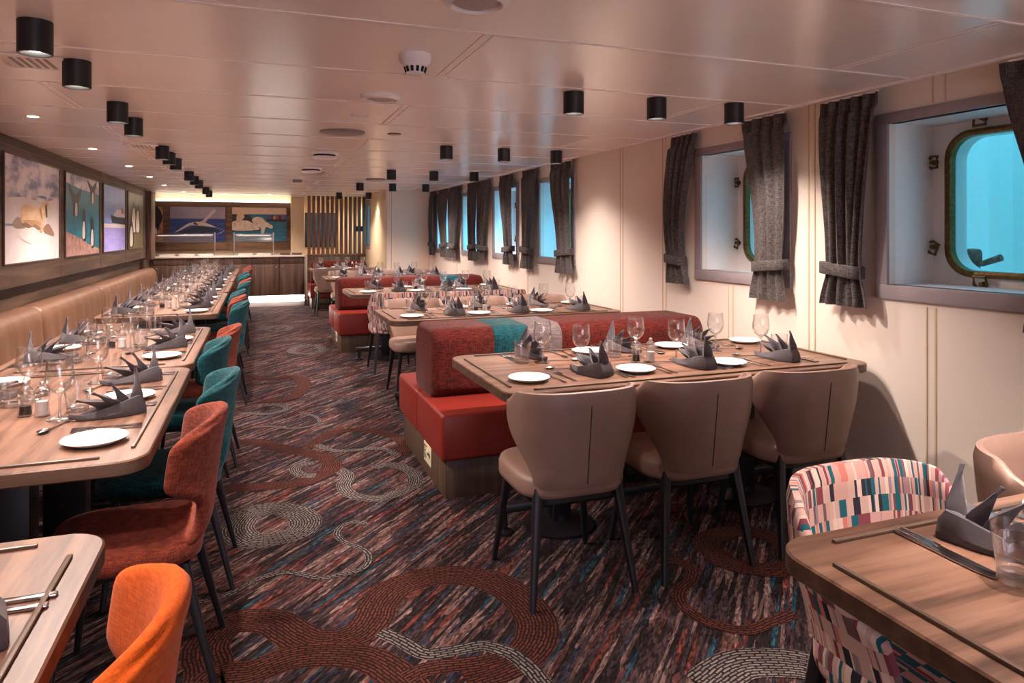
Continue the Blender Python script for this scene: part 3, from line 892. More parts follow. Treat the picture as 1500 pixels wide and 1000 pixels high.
# ---------------------------------------------------------------- curtains
def make_curtain(yc, wt, side, seed, z_tie=1.20):
    """side = +1: gathered towards +Y below (left-hand curtain seen from the room)"""
    rnd = random.Random(seed)
    ph = rnd.random() * 6; npl = rnd.choice([4, 5]); 
    zt, zb = 2.075, 1.005 + rnd.uniform(-.02, .03)
    def fn(s, v):
        z = zt + (zb - zt) * v
        k = sm(0, (zt - z_tie) / (zt - zb), v)
        w = wt * (1 - .36 * k)
        if z < z_tie: w = wt * (.64 + .22 * sm(z_tie, zb, z))
        lean = side * .055 * k + side * .02 * math.sin(v * 5 + ph)
        yy = s * w / 2 + lean
        amp = .024 * (.70 + .45 * math.sin(1.7 * s + ph * 1.7)) * (1 - .25 * k) * (.75 + .25 * math.sin(3 * v + ph))
        if abs(z - z_tie) < .05: amp *= .7
        xx = -.062 + amp * math.sin(npl * PI * s + ph + .9 * math.sin(2.2 * v + ph) + .8 * math.sin(1.9 * s + ph)) + .010 * math.sin(2.3 * npl * s + 2 * ph + 2 * v)
        xx -= .018 * math.sin(PI * v)
        if v < .06: xx = -.050 + (.016 * math.copysign(abs(math.sin(npl * PI * s + ph)) ** .5, math.sin(npl * PI * s + ph)))
        return (xx, yy, z), (yy, z)
    t = thing('curtain', '', 'curtain')
    bm = BM(); shell(bm, fn, 44, 36, .006); finish('cloth', bm, M['curtain'], t, smooth=60)
    bm = BM()
    wti = wt * .64 / 2 + .012
    outl = rr(.105, 2 * wti, .045, 6)
    rings = []
    for zz, g in ((z_tie - .03, .0), (z_tie - .028, .004), (z_tie + .026, .004), (z_tie + .03, 0)):
        rings.append([(-.066 + a * (.82 + g * 8), side * .055 + b * (1 + g * 3), zz + side * .15 * (b) * .6) for a, b in outl])
    loft(bm, rings); finish('tieback', bm, M['curtain'], t, smooth=60)
    bm = BM()
    tube(bm, [(-.06, -wt / 2 + .02, 2.078), (-.06, wt / 2 - .02, 2.078)], .005, 6); finish('heading_rod', bm, M['white'], t)
    return t
CURT = [  # centre along wall, top width, side, label
    (1.66, .50, -1, 'dark grey curtain at the right edge, right of the nearest porthole'),
    (2.66, .36, 1, 'dark grey tied curtain left of the nearest porthole'),
    (3.29, .37, -1, 'dark grey tied curtain right of the second porthole from the camera'),
    (4.13, .30, 1, 'dark grey tied curtain left of the second porthole from the camera'),
    (6.10, .46, -1, 'grey tied curtain right of the third window from the camera'),
    (6.95, .40, 1, 'grey tied curtain left of the third window from the camera'),
    (7.62, .42, -1, 'grey tied curtain right of the fourth window from the camera'),
    (8.50, .42, 1, 'grey tied curtain left of the fourth window from the camera'),
    (8.98, .44, -1, 'grey tied curtain right of the fifth window from the camera'),
    (9.85, .48, 1, 'grey tied curtain left of the fifth window from the camera'),
    (10.45, .52, -1, 'grey tied curtain right of the farthest window of the ship side'),
    (11.12, .30, 1, 'narrow grey curtain beside the closet, left of the farthest window'),
]
for i, (yc, wt, side, lab) in enumerate(CURT):
    t = make_curtain(yc, wt, side, 20 + i)
    t.location = (hull_x(yc), yc, 0); t.rotation_euler = (0, 0, HULL); t['label'] = lab; t['group'] = 'curtains at the portholes'
for a, b, lab in ((1.2, 5.1, 'white curtain track over the two nearest portholes'), (5.75, 11.25, 'white curtain track over the four far windows')):
    bm = BM(); box(bm, -.072, -.048, a, b, CEIL - .012, CEIL, .002)
    tag(finish('curtain_track', bm, M['white']), lab, 'curtain track', None, (2.905, 0, 0), HULL)
# ---------------------------------------------------------------- tables
TH, TT = 0.75, 0.042
def make_table(x0, x1, y0, y1, label, kind, corner=.085, legs='window'):
    cx, cy = (x0 + x1) / 2, (y0 + y1) / 2
    w, h = x1 - x0, y1 - y0
    t = thing('dining_table', label, 'table', (cx, cy, 0), 0, kind)
    bm = BM()
    outl = rr(w, h, corner, 8)
    def sc(k): return [(x * (1 - 2 * k / w), y * (1 - 2 * k / h)) for x, y in outl]
    rings = [[(x, y, TH - TT) for x, y in sc(.004)], [(x, y, TH - TT + .004) for x, y in outl], [(x, y, TH - .004) for x, y in outl], [(x, y, TH) for x, y in sc(.004)]]
    loft(bm, rings)
    bm.faces.ensure_lookup_table()
    bm.normal_update()
    for f in bm.faces:
        if abs(f.normal.z) < .3: f.material_index = 1
    finish('tabletop', bm, [M['table'] if legs == 'bench' else M['tablex'], M['edge']], t, smooth=30)
    ins, gap, rw, rh = .052, .125, .011, .007
    for (a, b, c, d) in ((-w/2 + gap, w/2 - gap, -h/2 + ins - rw/2, -h/2 + ins + rw/2), (-w/2 + gap, w/2 - gap, h/2 - ins - rw/2, h/2 - ins + rw/2),
                         (-w/2 + ins - rw/2, -w/2 + ins + rw/2, -h/2 + gap, h/2 - gap), (w/2 - ins - rw/2, w/2 - ins + rw/2, -h/2 + gap, h/2 - gap)):
        bm = BM(); box(bm, a, b, c, d, TH - .002, TH + rh, .002); finish('fiddle_rail', bm, M['rail'], t)
    if legs == 'window':
        for sx in (-1, 1):
            px = sx * (w / 2 - .42)
            bm = BM(); box(bm, px - .045, px + .045, -.045, .045, .03, TH - TT, .006); finish('column', bm, M['black'], t)
            bm = BM(); lathe(bm, [(.17, 0.004), (.17, .012), (.05, .035), (.05, .06)], 28, cx=px); finish('foot_disc', bm, M['black'], t)
            bm = BM(); box(bm, px - .22, px + .22, -.2, .2, TH - TT - .012, TH - TT, .002); finish('mounting_plate', bm, M['black'], t)
        bm = BM(); box(bm, -w/2 + .10, w/2 - .10, -.025, .025, .095, .135, .006); finish('foot_bar', bm, M['black'], t)
        for sx in (-1, 1):
            bm = BM(); lathe(bm, [(.042, 0.003), (.042, .012), (.018, .02), (.018, .10)], 16, cx=sx * (w/2 - .14)); finish('glide', bm, M['black'], t)
    else:
        for sy in (-1, 1):
            py = sy * (h / 2 - .36)
            bm = BM(); box(bm, -.075, .075, py - .05, py + .05, .03, TH - TT, .006); finish('column', bm, M['black'], t)
            bm = BM(); box(bm, -.115, .115, py - .05, py + .05, .004, .03, .006); finish('foot_bar', bm, M['black'], t)
    return t

# ---------------------------------------------------------------- place settings
def make_plate():
    bm = BM(); lathe(bm, [(.004, .004), (.055, .003), (.060, 0), (.066, .003), (.090, .014), (.0915, .0165), (.089, .0175), (.066, .0085), (.055, .0075), (.004, .0075)], 40)
    o = finish('side_plate', bm, M['china']); o['category'] = 'plate'; return o
def make_wine():
    t = thing('wine_glass', '', 'glass'); t.scale = (1.14, 1.14, 1.08)
    bm = BM(); lathe(bm, [(.004, .082), (.016, .086), (.029, .100), (.0375, .122), (.0385, .140), (.036, .165), (.0335, .188), (.0328, .189), (.0322, .188), (.0348, .165), (.0372, .140), (.0362, .123), (.028, .102), (.015, .089), (.004, .086)], 28)
    finish('bowl', bm, M['glass'], t, smooth=60)
    bm = BM(); lathe(bm, [(.0065, .006), (.004, .015), (.0036, .05), (.0042, .075), (.009, .083)], 14); finish('stem', bm, M['thick'], t, smooth=60)
    bm = BM(); lathe(bm, [(.034, .0005), (.035, .0015), (.033, .003), (.015, .0055), (.005, .008)], 28); finish('foot', bm, M['glass'], t, smooth=60)
    return t
def make_tumbler():
    t = thing('tumbler', '', 'glass'); t.scale = (1.12, 1.12, 1.10)
    bm = BM()
    seg = 40
    def rg(r, z, f):
        out = []
        for i in range(seg):
            a = 2 * PI * i / seg
            q = r * (1 - f * (.5 - .5 * math.cos(10 * a)))
            out.append((q * math.cos(a), q * math.sin(a), z))
        return out
    loft(bm, [rg(.0395, .094, 0), rg(.0385, .075, 0), rg(.0370, .056, 0.0), rg(.0362, .052, .07), rg(.0335, .025, .09), rg(.0318, .004, .06), rg(.030, .0005, .05)], caps=True)
    bm.faces.ensure_lookup_table()
    loft(bm, [rg(.0375, .094, 0), rg(.0365, .075, 0), rg(.0345, .054, 0), rg(.031, .018, 0), rg(.024, .0135, 0)], caps=True)
    big = [f for f in bm.faces if len(f.verts) == seg and abs(f.calc_center_median().z - .094) < 1e-4]
    bmesh.ops.delete(bm, geom=big, context='FACES')
    finish('glass_wall', bm, M['glass'], t, smooth=50)
    bm = BM(); loft(bm, [rg(.0295, .001, .05), rg(.0312, .005, .06), rg(.0320, .0125, .07)], caps=True); finish('thick_base', bm, M['thick'], t, smooth=50)
    return t
def make_mill(kind):
    t = thing('pepper_mill' if kind == 'pepper' else 'salt_mill', '', 'pepper mill' if kind == 'pepper' else 'salt mill')
    bm = BM(); lathe(bm, [(.024, .0), (.0245, .004), (.0215, .025), (.0205, .045), (.023, .062), (.0215, .070)], 24); finish('glass_body', bm, M['glass'], t, smooth=60)
    top = .052 if kind == 'salt' else .036
    bm = BM(); lathe(bm, [(.0195, .006), (.0180, .025), (.0172, top)], 20); finish('filling', bm, M[kind], t)
    bm = BM(); lathe(bm, [(.0225, .071), (.0245, .080), (.0225, .093), (.013, .103), (.006, .106)], 24); finish('cap', bm, M['thick'], t, smooth=60)
    bm = BM(); lathe(bm, [(.003, .105), (.008, .109), (.0085, .114), (.006, .119), (.002, .121)], 16); finish('knob', bm, M['brushed'], t, smooth=60)
    return t
def flat(bm, outline, z0, z1): prism(bm, outline, z0, z1)
def make_knife():
    t = thing('dinner_knife', '', 'knife')
    bm = BM(); box(bm, -.0075, .0075, -.11, -.005, 0, .006, .002); finish('handle', bm, M['steel'], t)
    bm = BM(); flat(bm, [(-.0075, -.006), (.0075, -.006), (.009, .03), (.0088, .075), (.005, .10), (.0, .112), (-.0055, .113), (-.0068, .08), (-.0068, .0)], .0015, .0035); finish('blade', bm, M['steel'], t)
    return t
def make_fork():
    t = thing('dinner_fork', '', 'fork')
    bm = BM(); flat(bm, [(-.008, -.10), (.008, -.10), (.0055, -.06), (.003, -.01), (.003, .04), (-.003, .04), (-.003, -.01), (-.0055, -.06)], .001, .0035); finish('handle', bm, M['steel'], t)
    ol = [(-.003, .038), (.003, .038), (.011, .050), (.0125, .065), (.012, .102)]
    for x in (.0075, .002, -.0035, -.009):
        ol += [(x + .0015, .102), (x + .001, .070), (x - .001, .070), (x - .0015, .102)] if x != -.009 else [(-.0075, .102), (-.0085, .070)]
    ol += [(-.012, .102), (-.0125, .065), (-.011, .050)]
    bm = BM(); flat(bm, ol, .003, .005); finish('tines', bm, M['steel'], t)
    return t
def make_spoon():
    t = thing('dessert_spoon', '', 'spoon')
    bm = BM(); flat(bm, [(-.007, -.09), (.007, -.09), (.005, -.05), (.003, 0), (.003, .04), (-.003, .04), (-.003, 0), (-.005, -.05)], .001, .0035); finish('handle', bm, M['steel'], t)
    bm = BM(); lathe(bm, [(.003, .0005), (.011, .003), (.0165, .008), (.0160, .0085), (.0105, .0045), (.003, .0025)], 20)
    bmesh.ops.transform(bm, matrix=Matrix.Translation((0, .065, 0)) @ Matrix.Diagonal((1, 1.6, 1, 1)), verts=bm.verts[:])
    finish('spoon_bowl', bm, M['steel'], t, smooth=60)
    return t
def make_napkin(seed):
    rnd = random.Random(seed)
    j = lambda a: rnd.uniform(-a, a)
    bm = BM()
    st = [(-.090, .030, .012, .012), (-.086, .046, .040, .036), (-.070, .050, .064, .056), (-.045, .053, .060, .046), (-.01, .054, .050, .022), (.03, .048, .038, .014), (.07, .034, .026, .010), (.105, .019, .018, .008), (.142, .004, .016, .012)]
    rings = []
    for (y, a, h, hc) in st:
        bend = .10 * (y + .02) ** 2 * 4
        q = [(-a * 1.0, 0), (-a * 1.06, h * .30), (-a * .78, h * .98), (-a * .70, h), (-a * .60, h * .96), (-a * .10, hc), (a * .10, hc), (a * .60, h * .92), (a * .70, h * .96), (a * .80, h * .93), (a * 1.05, h * .28), (a * .98, 0)]
        lift = .010 if y > .14 else 0.0005
        rings.append([(x + bend, y, z + lift) for x, z in q])
    loft(bm, rings)
    for (yb, th, L, yaw, wd) in ((-.045, -10 + j(5), .128 + j(.008), -8 + j(8), .036), (-.020, 12 + j(6), .108 + j(.008), 14 + j(8), .034), (.005, 33 + j(6), .108 + j(.008), -16 + j(10), .036), (.030, 56 + j(7), .098 + j(.008), 16 + j(8), .034)):
        tr = math.radians(th); ya = math.radians(yaw)
        d = Vector((math.sin(ya) * .55, math.sin(tr), math.cos(tr))).normalized()
        side = Vector((math.cos(ya), -math.sin(ya) * .3, 0)); side = (side - d * side.dot(d)).normalized()
        nn = d.cross(side).normalized()
        if nn.y < 0: nn = -nn
        base = Vector((j(.006), yb, .022))
        curl = j(.012)
        def fn(s, v):
            w = wd * min(1, (1.02 - v) / .62) ** .85 * (.62 + .38 * sm(0, .38, v)) + .0006
            p = base + d * (L * v) + side * (s * w) - nn * (abs(s) ** 1.3 * .022 * (1 - .5 * v)) + nn * (.020 * v * v) + side * curl * v * v + nn * .004 * math.sin(3 * s + 6 * v)
            return p, (s * w, L * v)
        shell(bm, fn, 8, 9, .0032)
    o = finish('folded_napkin', bm, M['napkin'], smooth=34); o['category'] = 'napkin'
    return o
STAMP = {k: Stamp(f) for k, f in dict(plate=make_plate, wine=make_wine, tumbler=make_tumbler, pepper=lambda: make_mill('pepper'), salt=lambda: make_mill('salt'), knife=make_knife, fork=make_fork, spoon=make_spoon).items()}
NAPK = [Stamp(lambda s=s: make_napkin(s)) for s in (3, 5, 8, 13)]
count = [0]
GRP = dict(plate='side plates', napkin='folded napkins', fork='forks', knife='knives', spoon='dessert spoons', wine='wine glasses', tumbler='water tumblers')

def setting(x, y, ang, seat, table, df=0.0, dessert=True, pl=-.328):
    """one cover; (x, y) on the table edge before the guest, ang = direction the guest faces"""
    rnd = random.Random(int(x * 1000) * 31 + int(y * 1000) * 17)
    c, s = math.cos(ang - PI / 2), math.sin(ang - PI / 2)
    def put(st, r, f, turn, lab, group):
        r += rnd.uniform(-.012, .012); f += df + rnd.uniform(-.010, .010)
        return st((x + c * r - s * f, y + s * r + c * f, TH + .0008), ang - PI / 2 + turn + rnd.uniform(-.05, .05), lab, group)
    where = '%s, %s' % (seat, table)
    put(STAMP['plate'], pl, .165, rnd.uniform(0, 6), 'white side plate at the ' + where, GRP['plate'])
    put(NAPK[count[0] % 4], 0, .178, .45 + rnd.uniform(-.2, .2), 'grey folded napkin at the ' + where, GRP['napkin'])
    put(STAMP['fork'], -.195, .165, 0, 'outer steel fork at the ' + where, GRP['fork'])
    put(STAMP['fork'], -.158, .165, 0, 'inner steel fork at the ' + where, GRP['fork'])
    put(STAMP['knife'], .105, .165, 0, 'inner steel knife at the ' + where, GRP['knife'])
    put(STAMP['knife'], .140, .165, 0, 'outer steel knife at the ' + where, GRP['knife'])
    if dessert:
        put(STAMP['spoon'], -.09, .325, 1.25, 'steel dessert spoon at the ' + where, GRP['spoon'])
    put(STAMP['wine'], .015, .350, rnd.uniform(0, 6), 'stemmed wine glass at the ' + where, GRP['wine'])
    put(STAMP['tumbler'], .105, .312, rnd.uniform(0, 6), 'faceted water tumbler at the ' + where, GRP['tumbler'])
    count[0] += 1
def mills(x, y, table, d=(0.065, -.03)):
    STAMP['pepper']((x, y, TH + .0008), 0, 'clear pepper mill with dark peppercorns on the ' + table, 'pepper mills')
    STAMP['salt']((x + d[0], y + d[1], TH + .0008), 0, 'clear salt mill with white salt on the ' + table, 'salt mills')

# ---------------------------------------------------------------- chairs
def wing_shell(bm, W=.25, top=.80, low=.43, rake=.045, tub=False):
    """wrap-round chair back; the guest faces +Y. Wings reach forward at the top (or, for the tub, sweep down as arms)"""
    def fn(s, v):
        q_ = abs(s)
        if tub:
            zt = top - .012 * (q_ / .6) ** 2 if q_ < .6 else top - .012 - (top - .012 - .56) * (.35 * (q_ - .6) / .4 + .65 * sm(.6, 1.0, q_))
            z = low + .03 * sm(.75, 1.0, q_) + (zt - low - .03 * sm(.75, 1.0, q_)) * v
            hv = (z - low) / (top - low); ph = s * math.radians(100)
        else:
            zt = top - .008 * q_ ** 2 - .045 * sm(.86, 1.0, q_)
            z = low + (zt - low) * v
            hv = (z - low) / (top - low)
            ph = s * math.radians(58 + 30 * sm(.05, .75, hv) - 4 * sm(.85, 1, hv))
        ex = .66
        ct, stt = math.cos(ph), math.sin(ph)
        ww = W * (.80 + .20 * sm(0, .7, hv))
        x = ww * math.copysign(abs(stt) ** ex, stt)
        y = -.02 - .20 * math.copysign(abs(ct) ** ex, ct) - rake * hv * (.5 + .5 * ct)
        if tub: y += .05 * sm(.75, 1, q_) * (1 - hv)
        return (x, y, z), (s * .52, z)
    shell(bm, fn, 36, 12, .036)
def make_tub(fabric, seam=True, name='wing_chair'):
    t = thing(name, '', 'chair')
    bm = BM()
    outl = rr(.45, .44, .13, 7, 0, .015)
    def sc(k, dz): return [(x * k, .015 + (y - .015) * k, dz) for x, y in outl]
    loft(bm, [sc(.90, .385), sc(.98, .392), sc(1.0, .41), sc(1.0, .445), sc(.97, .465), sc(.85, .474), sc(.4, .478)])
    plane_uv(bm)
    finish('seat', bm, M[fabric], t, smooth=60)
    bm = BM(); wing_shell(bm, tub=fabric == 'patch'); finish('backrest', bm, M[fabric], t, smooth=60)
    if seam:
        bm = BM()
        pts = [(.0, -.02 - .20 - .045 * ((z - .43) / .37) - .0185, z) for z in (.45, .52, .6, .68, .75)]
        tube(bm, pts, .0022, 6); finish('back_seam', bm, M['seamdark'], t)
    bm = BM(); prism(bm, rr(.38, .36, .09, 5, 0, 0), .365, .392); finish('seat_frame', bm, M['black'], t)
    for sx in (-1, 1):
        bm = BM(); leg(bm, sx * .17, .16, .385, sx * .215, .215, 0, .034, .020); finish('leg', bm, M['black'], t)
        bm = BM(); leg(bm, sx * .165, -.155, .43, sx * .215, -.225, 0, .040, .022); finish('leg', bm, M['black'], t)
    return t
def make_slim(fabric):
    """slender upholstered chair: spoon shaped back with padded winged head, one run with the seat"""
    t = thing('dining_chair', '', 'chair')
    bm = BM()
    outl = rr(.44, .44, .12, 7, 0, .02)
    def sc(k, dz): return [(x * k, .02 + (y - .02) * k, dz) for x, y in outl]
    loft(bm, [sc(.93, .405), sc(.99, .412), sc(1.0, .43), sc(1.0, .445), sc(.97, .460), sc(.85, .468), sc(.4, .470)])
    finish('seat', bm, M[fabric], t, smooth=60)
    def fn(s, v):
        z = .425 + (.405 - .022 * sm(.75, 1, v) * s * s) * v
        w = .195 - .045 * sm(0, .22, v) + .085 * sm(.34, .52, v)
        e = max(0.0, (v - .80) / .20)
        w *= (1 - (.92 * e) ** 2.3) ** (1 / 2.3) if e > 0 else 1
        curve = .035 + .085 * sm(.30, .55, v)
        y = -.185 - .05 * v ** 1.2 - .015 * sm(0, .2, v) + curve * (abs(s) * w / .235) ** 2.2 - .012 * e ** 2 + .10 * (1 - sm(0, .10, v))
        return (s * w, y, z), (s * w, z)
    bm = BM(); shell(bm, fn, 16, 20, .042)
    finish('backrest', bm, M[fabric], t, smooth=180, sub=1)
    bm = BM(); prism(bm, rr(.37, .36, .08, 5, 0, .01), .385, .41); finish('seat_frame', bm, M['black'], t)
    for sx in (-1, 1):
        bm = BM(); leg(bm, sx * .16, .16, .40, sx * .19, .20, 0, .032, .018); finish('leg', bm, M['black'], t)
        bm = BM(); leg(bm, sx * .155, -.15, .40, sx * .19, -.245, 0, .034, .018); finish('leg', bm, M['black'], t)
    return t
TUB_TAN = Stamp(lambda: make_tub('tan'))
TUB_PATCH = Stamp(lambda: make_tub('patch', False, 'patchwork_chair'))
SLIM = {k: Stamp(lambda k=k: make_slim(k)) for k in ('rust_weave', 'teal_weave', 'orange_felt')}

# ---------------------------------------------------------------- window side furniture
TN = {0: 'cropped table at lower right', 1: 'table before the striped bench', 2: 'table behind the striped bench', 3: 'table before the second red bench',
      4: 'table behind the second red bench', 5: 'table before the slatted screen'}
KR = 'oak tables on the window side'
make_table(.99, 2.80, .22, 1.15, 'oak dining table cropped by the lower right corner of the photo', KR)
make_table(.93, 2.84, 2.54, 3.46, 'oak dining table pushed to the wall before the striped red bench', KR)
make_table(.91, 2.82, 4.96, 5.80, 'oak dining table right behind the striped red bench', KR)
make_table(.91, 2.80, 7.22, 8.10, 'oak dining table before the second red bench, with patchwork chairs', KR)
make_table(.89, 2.72, 9.76, 10.58, 'oak dining table behind the second red bench', KR)
make_table(.87, 1.97, 12.36, 13.15, 'oak dining table nearest the slatted wood screen', KR)
SEAT3 = ['aisle-end seat', 'middle seat', 'window-end seat']
def row(ti, xs, y, ang, side, df):
    for k, x in enumerate(xs):
        nm = SEAT3[k] if len(xs) == 3 else ['aisle-end seat', 'window-end seat'][k]
        setting(x, y, ang, '%s %s' % (side, nm), TN[ti], df, True, -.27 if ti == 5 else -.30 if ti == 0 else -.328)
UP, DN = PI / 2, -PI / 2
row(0, [1.41, 2.05], 1.15, DN, 'far side', -.01)
row(1, [1.43, 1.96, 2.48], 2.54, UP, 'chair side', .07)
row(1, [1.33, 1.84, 2.34], 3.46, DN, 'bench side', .0)
row(2, [1.43, 1.96, 2.49], 4.96, UP, 'bench side', .02)
row(2, [1.28, 1.80, 2.32], 5.80, DN, 'chair side', .0)
row(3, [1.43, 1.96, 2.49], 7.22, UP, 'chair side', .02)
row(3, [1.28, 1.80, 2.30], 8.10, DN, 'bench side', .0)
row(4, [1.40, 1.93, 2.46], 9.76, UP, 'bench side', .02)
row(4, [1.20, 1.72, 2.22], 10.58, DN, 'chair side', .0)
row(5, [1.34, 1.78], 12.36, UP, 'chair side', .0)
row(5, [1.08, 1.54], 13.15, DN, 'bench side', .0)
for ti, x, y in ((1, 1.76, 2.98), (2, 1.68, 5.38), (3, 1.68, 7.66), (4, 1.64, 10.17), (5, 1.62, 12.74)): mills(x, y, TN[ti])

CH3 = ['at the aisle end', 'in the middle', 'beside the wall']
G = 'tan leather wing chairs'
for k, x in enumerate((1.16, 1.72, 2.30)):
    TUB_TAN((x, 2.555, 0), 0, 'tan leather wing chair %s of the row before the striped bench' % CH3[k], G)
for k, x in enumerate((1.30, 1.93, 2.52)):
    TUB_TAN((x, 5.90, 0), PI, 'tan leather wing chair %s behind the table past the striped bench' % CH3[k], G)
for k, x in enumerate((1.28, 1.85, 2.40)):
    TUB_TAN((x, 10.80, 0), PI, 'tan leather wing chair %s behind the table past the second red bench' % CH3[k], G)
for k, x in enumerate((1.14, 1.70)):
    TUB_TAN((x, 12.12, 0), 0, 'tan leather wing chair at the %s of the table near the slatted screen' % ('aisle end', 'wall end')[k], G)
TUB_TAN((2.08, 1.12, 0), PI, 'tan leather wing chair at lower right, right of the patchwork chair', G)
TUB_PATCH((1.41, 1.10, 0), PI, 'patchwork fabric wing chair facing the camera at the lower right table', 'patchwork chairs')
for k, x in enumerate((1.29, 1.87, 2.44)):
    TUB_PATCH((x, 7.00, 0), 0, 'patchwork fabric wing chair %s, back to the camera, before the second bench' % CH3[k], 'patchwork chairs')

def make_bench(x0, x1, y0, y1, b0, b1, stripes, label, split=True, top=.84):
    t = thing('banquette', label, 'bench', (x0, (y0 + y1) / 2, 0), 0, 'red banquettes')
    yc = (y0 + y1) / 2; w = x1 - x0
    def sec(a, b, nm='seat'):
        bm = BM(); box(bm, 0, w, a - yc, b - yc, .20, .45, .022, 3); o = finish(nm, bm, M['red_vinyl'], t, smooth=50); return o
    mid = (b0 + b1) / 2
    if split: sec(y0, mid - .001); sec(mid + .001, y1)
    else: sec(y0, y1)
    bm = BM(); box(bm, .03, w, y0 + .03 - yc, y1 - .03 - yc, 0, .20, .002); finish('plinth', bm, M['plinth'], t)
    # backrest: bands of woven cloth, one after the other
    pr = rr(b1 - b0, top - .44, .085, 8, (b0 + b1) / 2 - yc, (top + .44) / 2)
    pr = [(max(a, -9), max(b, .44)) for a, b in pr]
    xs = 0.04
    for k, (xe, mat) in enumerate(stripes):
        e = xe - x0
        rings = []
        def sc(kk): 
            cy_, cz_ = (b0 + b1) / 2 - yc, (top + .44) / 2
            return [(cy_ + (a - cy_) * (1 - kk * 2 / (b1 - b0)), .44 + (b - .44) * (1 - kk / (top - .44))) for a, b in pr]
        R = .045
        first, last = k == 0, k == len(stripes) - 1
        prof = []
        if first: prof += [(xs, R), (xs + R * .13, R * .5), (xs + R * .5, R * .13), (xs + R, 0)]
        else: prof += [(xs, .003), (xs + .003, 0)]
        if last: prof += [(e - R, 0), (e - R * .5, R * .13), (e - R * .13, R * .5), (e, R)]
        else: prof += [(e - .003, 0), (e, .003)]
        bm = BM(); loft(bm, [[(xx, a, b) for a, b in sc(kk)] for xx, kk in prof])
        o = finish('backrest', bm, M[mat], t, smooth=50)
        if mat != 'red_weave': o['label'] = {'teal_weave': 'teal woven band', 'pale_weave': 'pale grey woven band'}[mat]
        xs = e
    return t
b1_ = make_bench(.89, 2.80, 3.45, 4.59, 3.80, 4.28, [(1.30, 'red_weave'), (1.52, 'teal_weave'), (1.735, 'pale_weave'), (2.77, 'red_weave')], 'red double bench with teal and pale stripes behind the nearest full table')
b2_ = make_bench(.88, 2.78, 8.12, 9.30, 8.50, 8.95, [(2.20, 'red_weave'), (2.46, 'teal_weave'), (2.76, 'red_weave')], 'second red double bench, beyond the patchwork chairs')
b3_ = make_bench(.90, 1.98, 12.98, 13.64, 13.34, 13.63, [(1.96, 'red_weave')], 'red single bench against the slatted wood screen', False, .86)
def low_sign(x, y, z, label):
    t = thing('exit_marker', label, 'sign', (x, y, z), 0, 'low exit markers')
    bm = BM(); box(bm, -.006, 0, -.085, .085, -.055, .055, .002); finish('plate', bm, M['label'], t)
    bm = BM()   # running figure and arrow
    def gl(pts): prismx(bm, pts)
    def prismx(bm, pts):
        r0 = [(-.0061, a, b) for a, b in pts]; r1 = [(-.0072, a, b) for a, b in pts]; loft(bm, [r0, r1])
    gl([(.074, -.042), (.074, .040), (.014, .040), (.014, .032), (.066, .032), (.066, -.042)])
    gl([(.05, .012), (.03, .022), (.026, .016), (.046, .004), (.040, -.040), (.048, -.040)])
    gl([(.030, -.006), (.018, -.026), (.024, -.030), (.036, -.012)])
    gl([(.034, .024), (.028, .030), (.034, .036), (.040, .030)])
    gl([(.0, -.005), (-.04, -.005), (-.04, -.022), (-.070, .002), (-.04, .026), (-.04, .009), (.0, .009)])
    finish('pictogram', bm, M['ink'], t)
    return t
low_sign(.919, 3.86, .125, 'cream low exit marker with arrow on the striped bench plinth')
low_sign(.909, 8.62, .125, 'small cream low exit marker on the second red bench plinth')

# ---------------------------------------------------------------- left side furniture
LT = [('A', .22, 1.70), ('B', 2.18, 3.63), ('C', 3.665, 5.13), ('D', 5.90, 7.95), ('E', 8.03, 9.72), ('F', 9.80, 11.20), ('G', 11.28, 13.20)]
LNAME = dict(A='cropped lower-left table', B='first full left-hand table', C='second full left-hand table', D='third full left-hand table', E='fourth full left-hand table', F='fifth full left-hand table', G='farthest left-hand table')
LLAB = dict(A='oak dining table cropped by the lower left corner of the photo', B='first full oak table of the left row, nearest the rust chair', C='second full oak table of the left row',
            D='third full oak table of the left row, after a gap', E='fourth full oak table of the left row', F='fifth full oak table of the left row', G='farthest oak table of the left row, before the buffet')
LSEAT = dict(A=[.70, 1.27], B=[2.74, 3.34], C=[4.25, 4.85], D=[6.42, 7.02, 7.62], E=[8.60, 9.22], F=[10.32, 10.88], G=[11.82, 12.36, 12.90])
for k, y0, y1 in LT:
    make_table(-1.165, -.295, y0, y1, LLAB[k], 'oak tables along the left bench', legs='bench')
    ys = LSEAT[k]
    nm = ['near', 'far'] if len(ys) == 2 else ['near', 'middle', 'far']
    for i, y in enumerate(ys):
        setting(-.295, y, PI, 'aisle side %s seat' % nm[i], LNAME[k], -.012 if k == 'A' else .0)
        setting(-1.165, y - (.22 if k != 'A' else .1), 0, 'bench side %s seat' % nm[i], LNAME[k], .0)
    mills(-.76, (ys[0] + ys[1]) / 2 - .20, LNAME[k], (.055, -.02))
def lchair(y, fab, label, x=-.36, turn=0.0):
    SLIM[fab]((x, y, 0), PI / 2 + turn, label, {'rust_weave': 'rust red chairs', 'teal_weave': 'teal chairs', 'orange_felt': 'orange chairs'}[fab])
lchair(1.22, 'orange_felt', 'vivid orange chair cropped at the bottom left of the photo', -.372, -.03)
lchair(2.44, 'rust_weave', 'rust red chair nearest the camera, at the first full left table')
lchair(3.08, 'teal_weave', 'teal chair just beyond the nearest rust red chair', -.335)
lchair(4.03, 'teal_weave', 'second teal chair along the left aisle, closer to its table', -.40)
lchair(4.58, 'rust_weave', 'second rust red chair along the left aisle', -.36)
lchair(5.95 + .2, 'teal_weave', 'third teal chair along the left aisle', -.33)
lchair(6.75, 'rust_weave', 'third rust red chair along the left aisle', -.36)
lchair(7.40, 'teal_weave', 'fourth teal chair along the left aisle', -.38)
lchair(8.62, 'teal_weave', 'fifth teal chair along the left aisle', -.34)
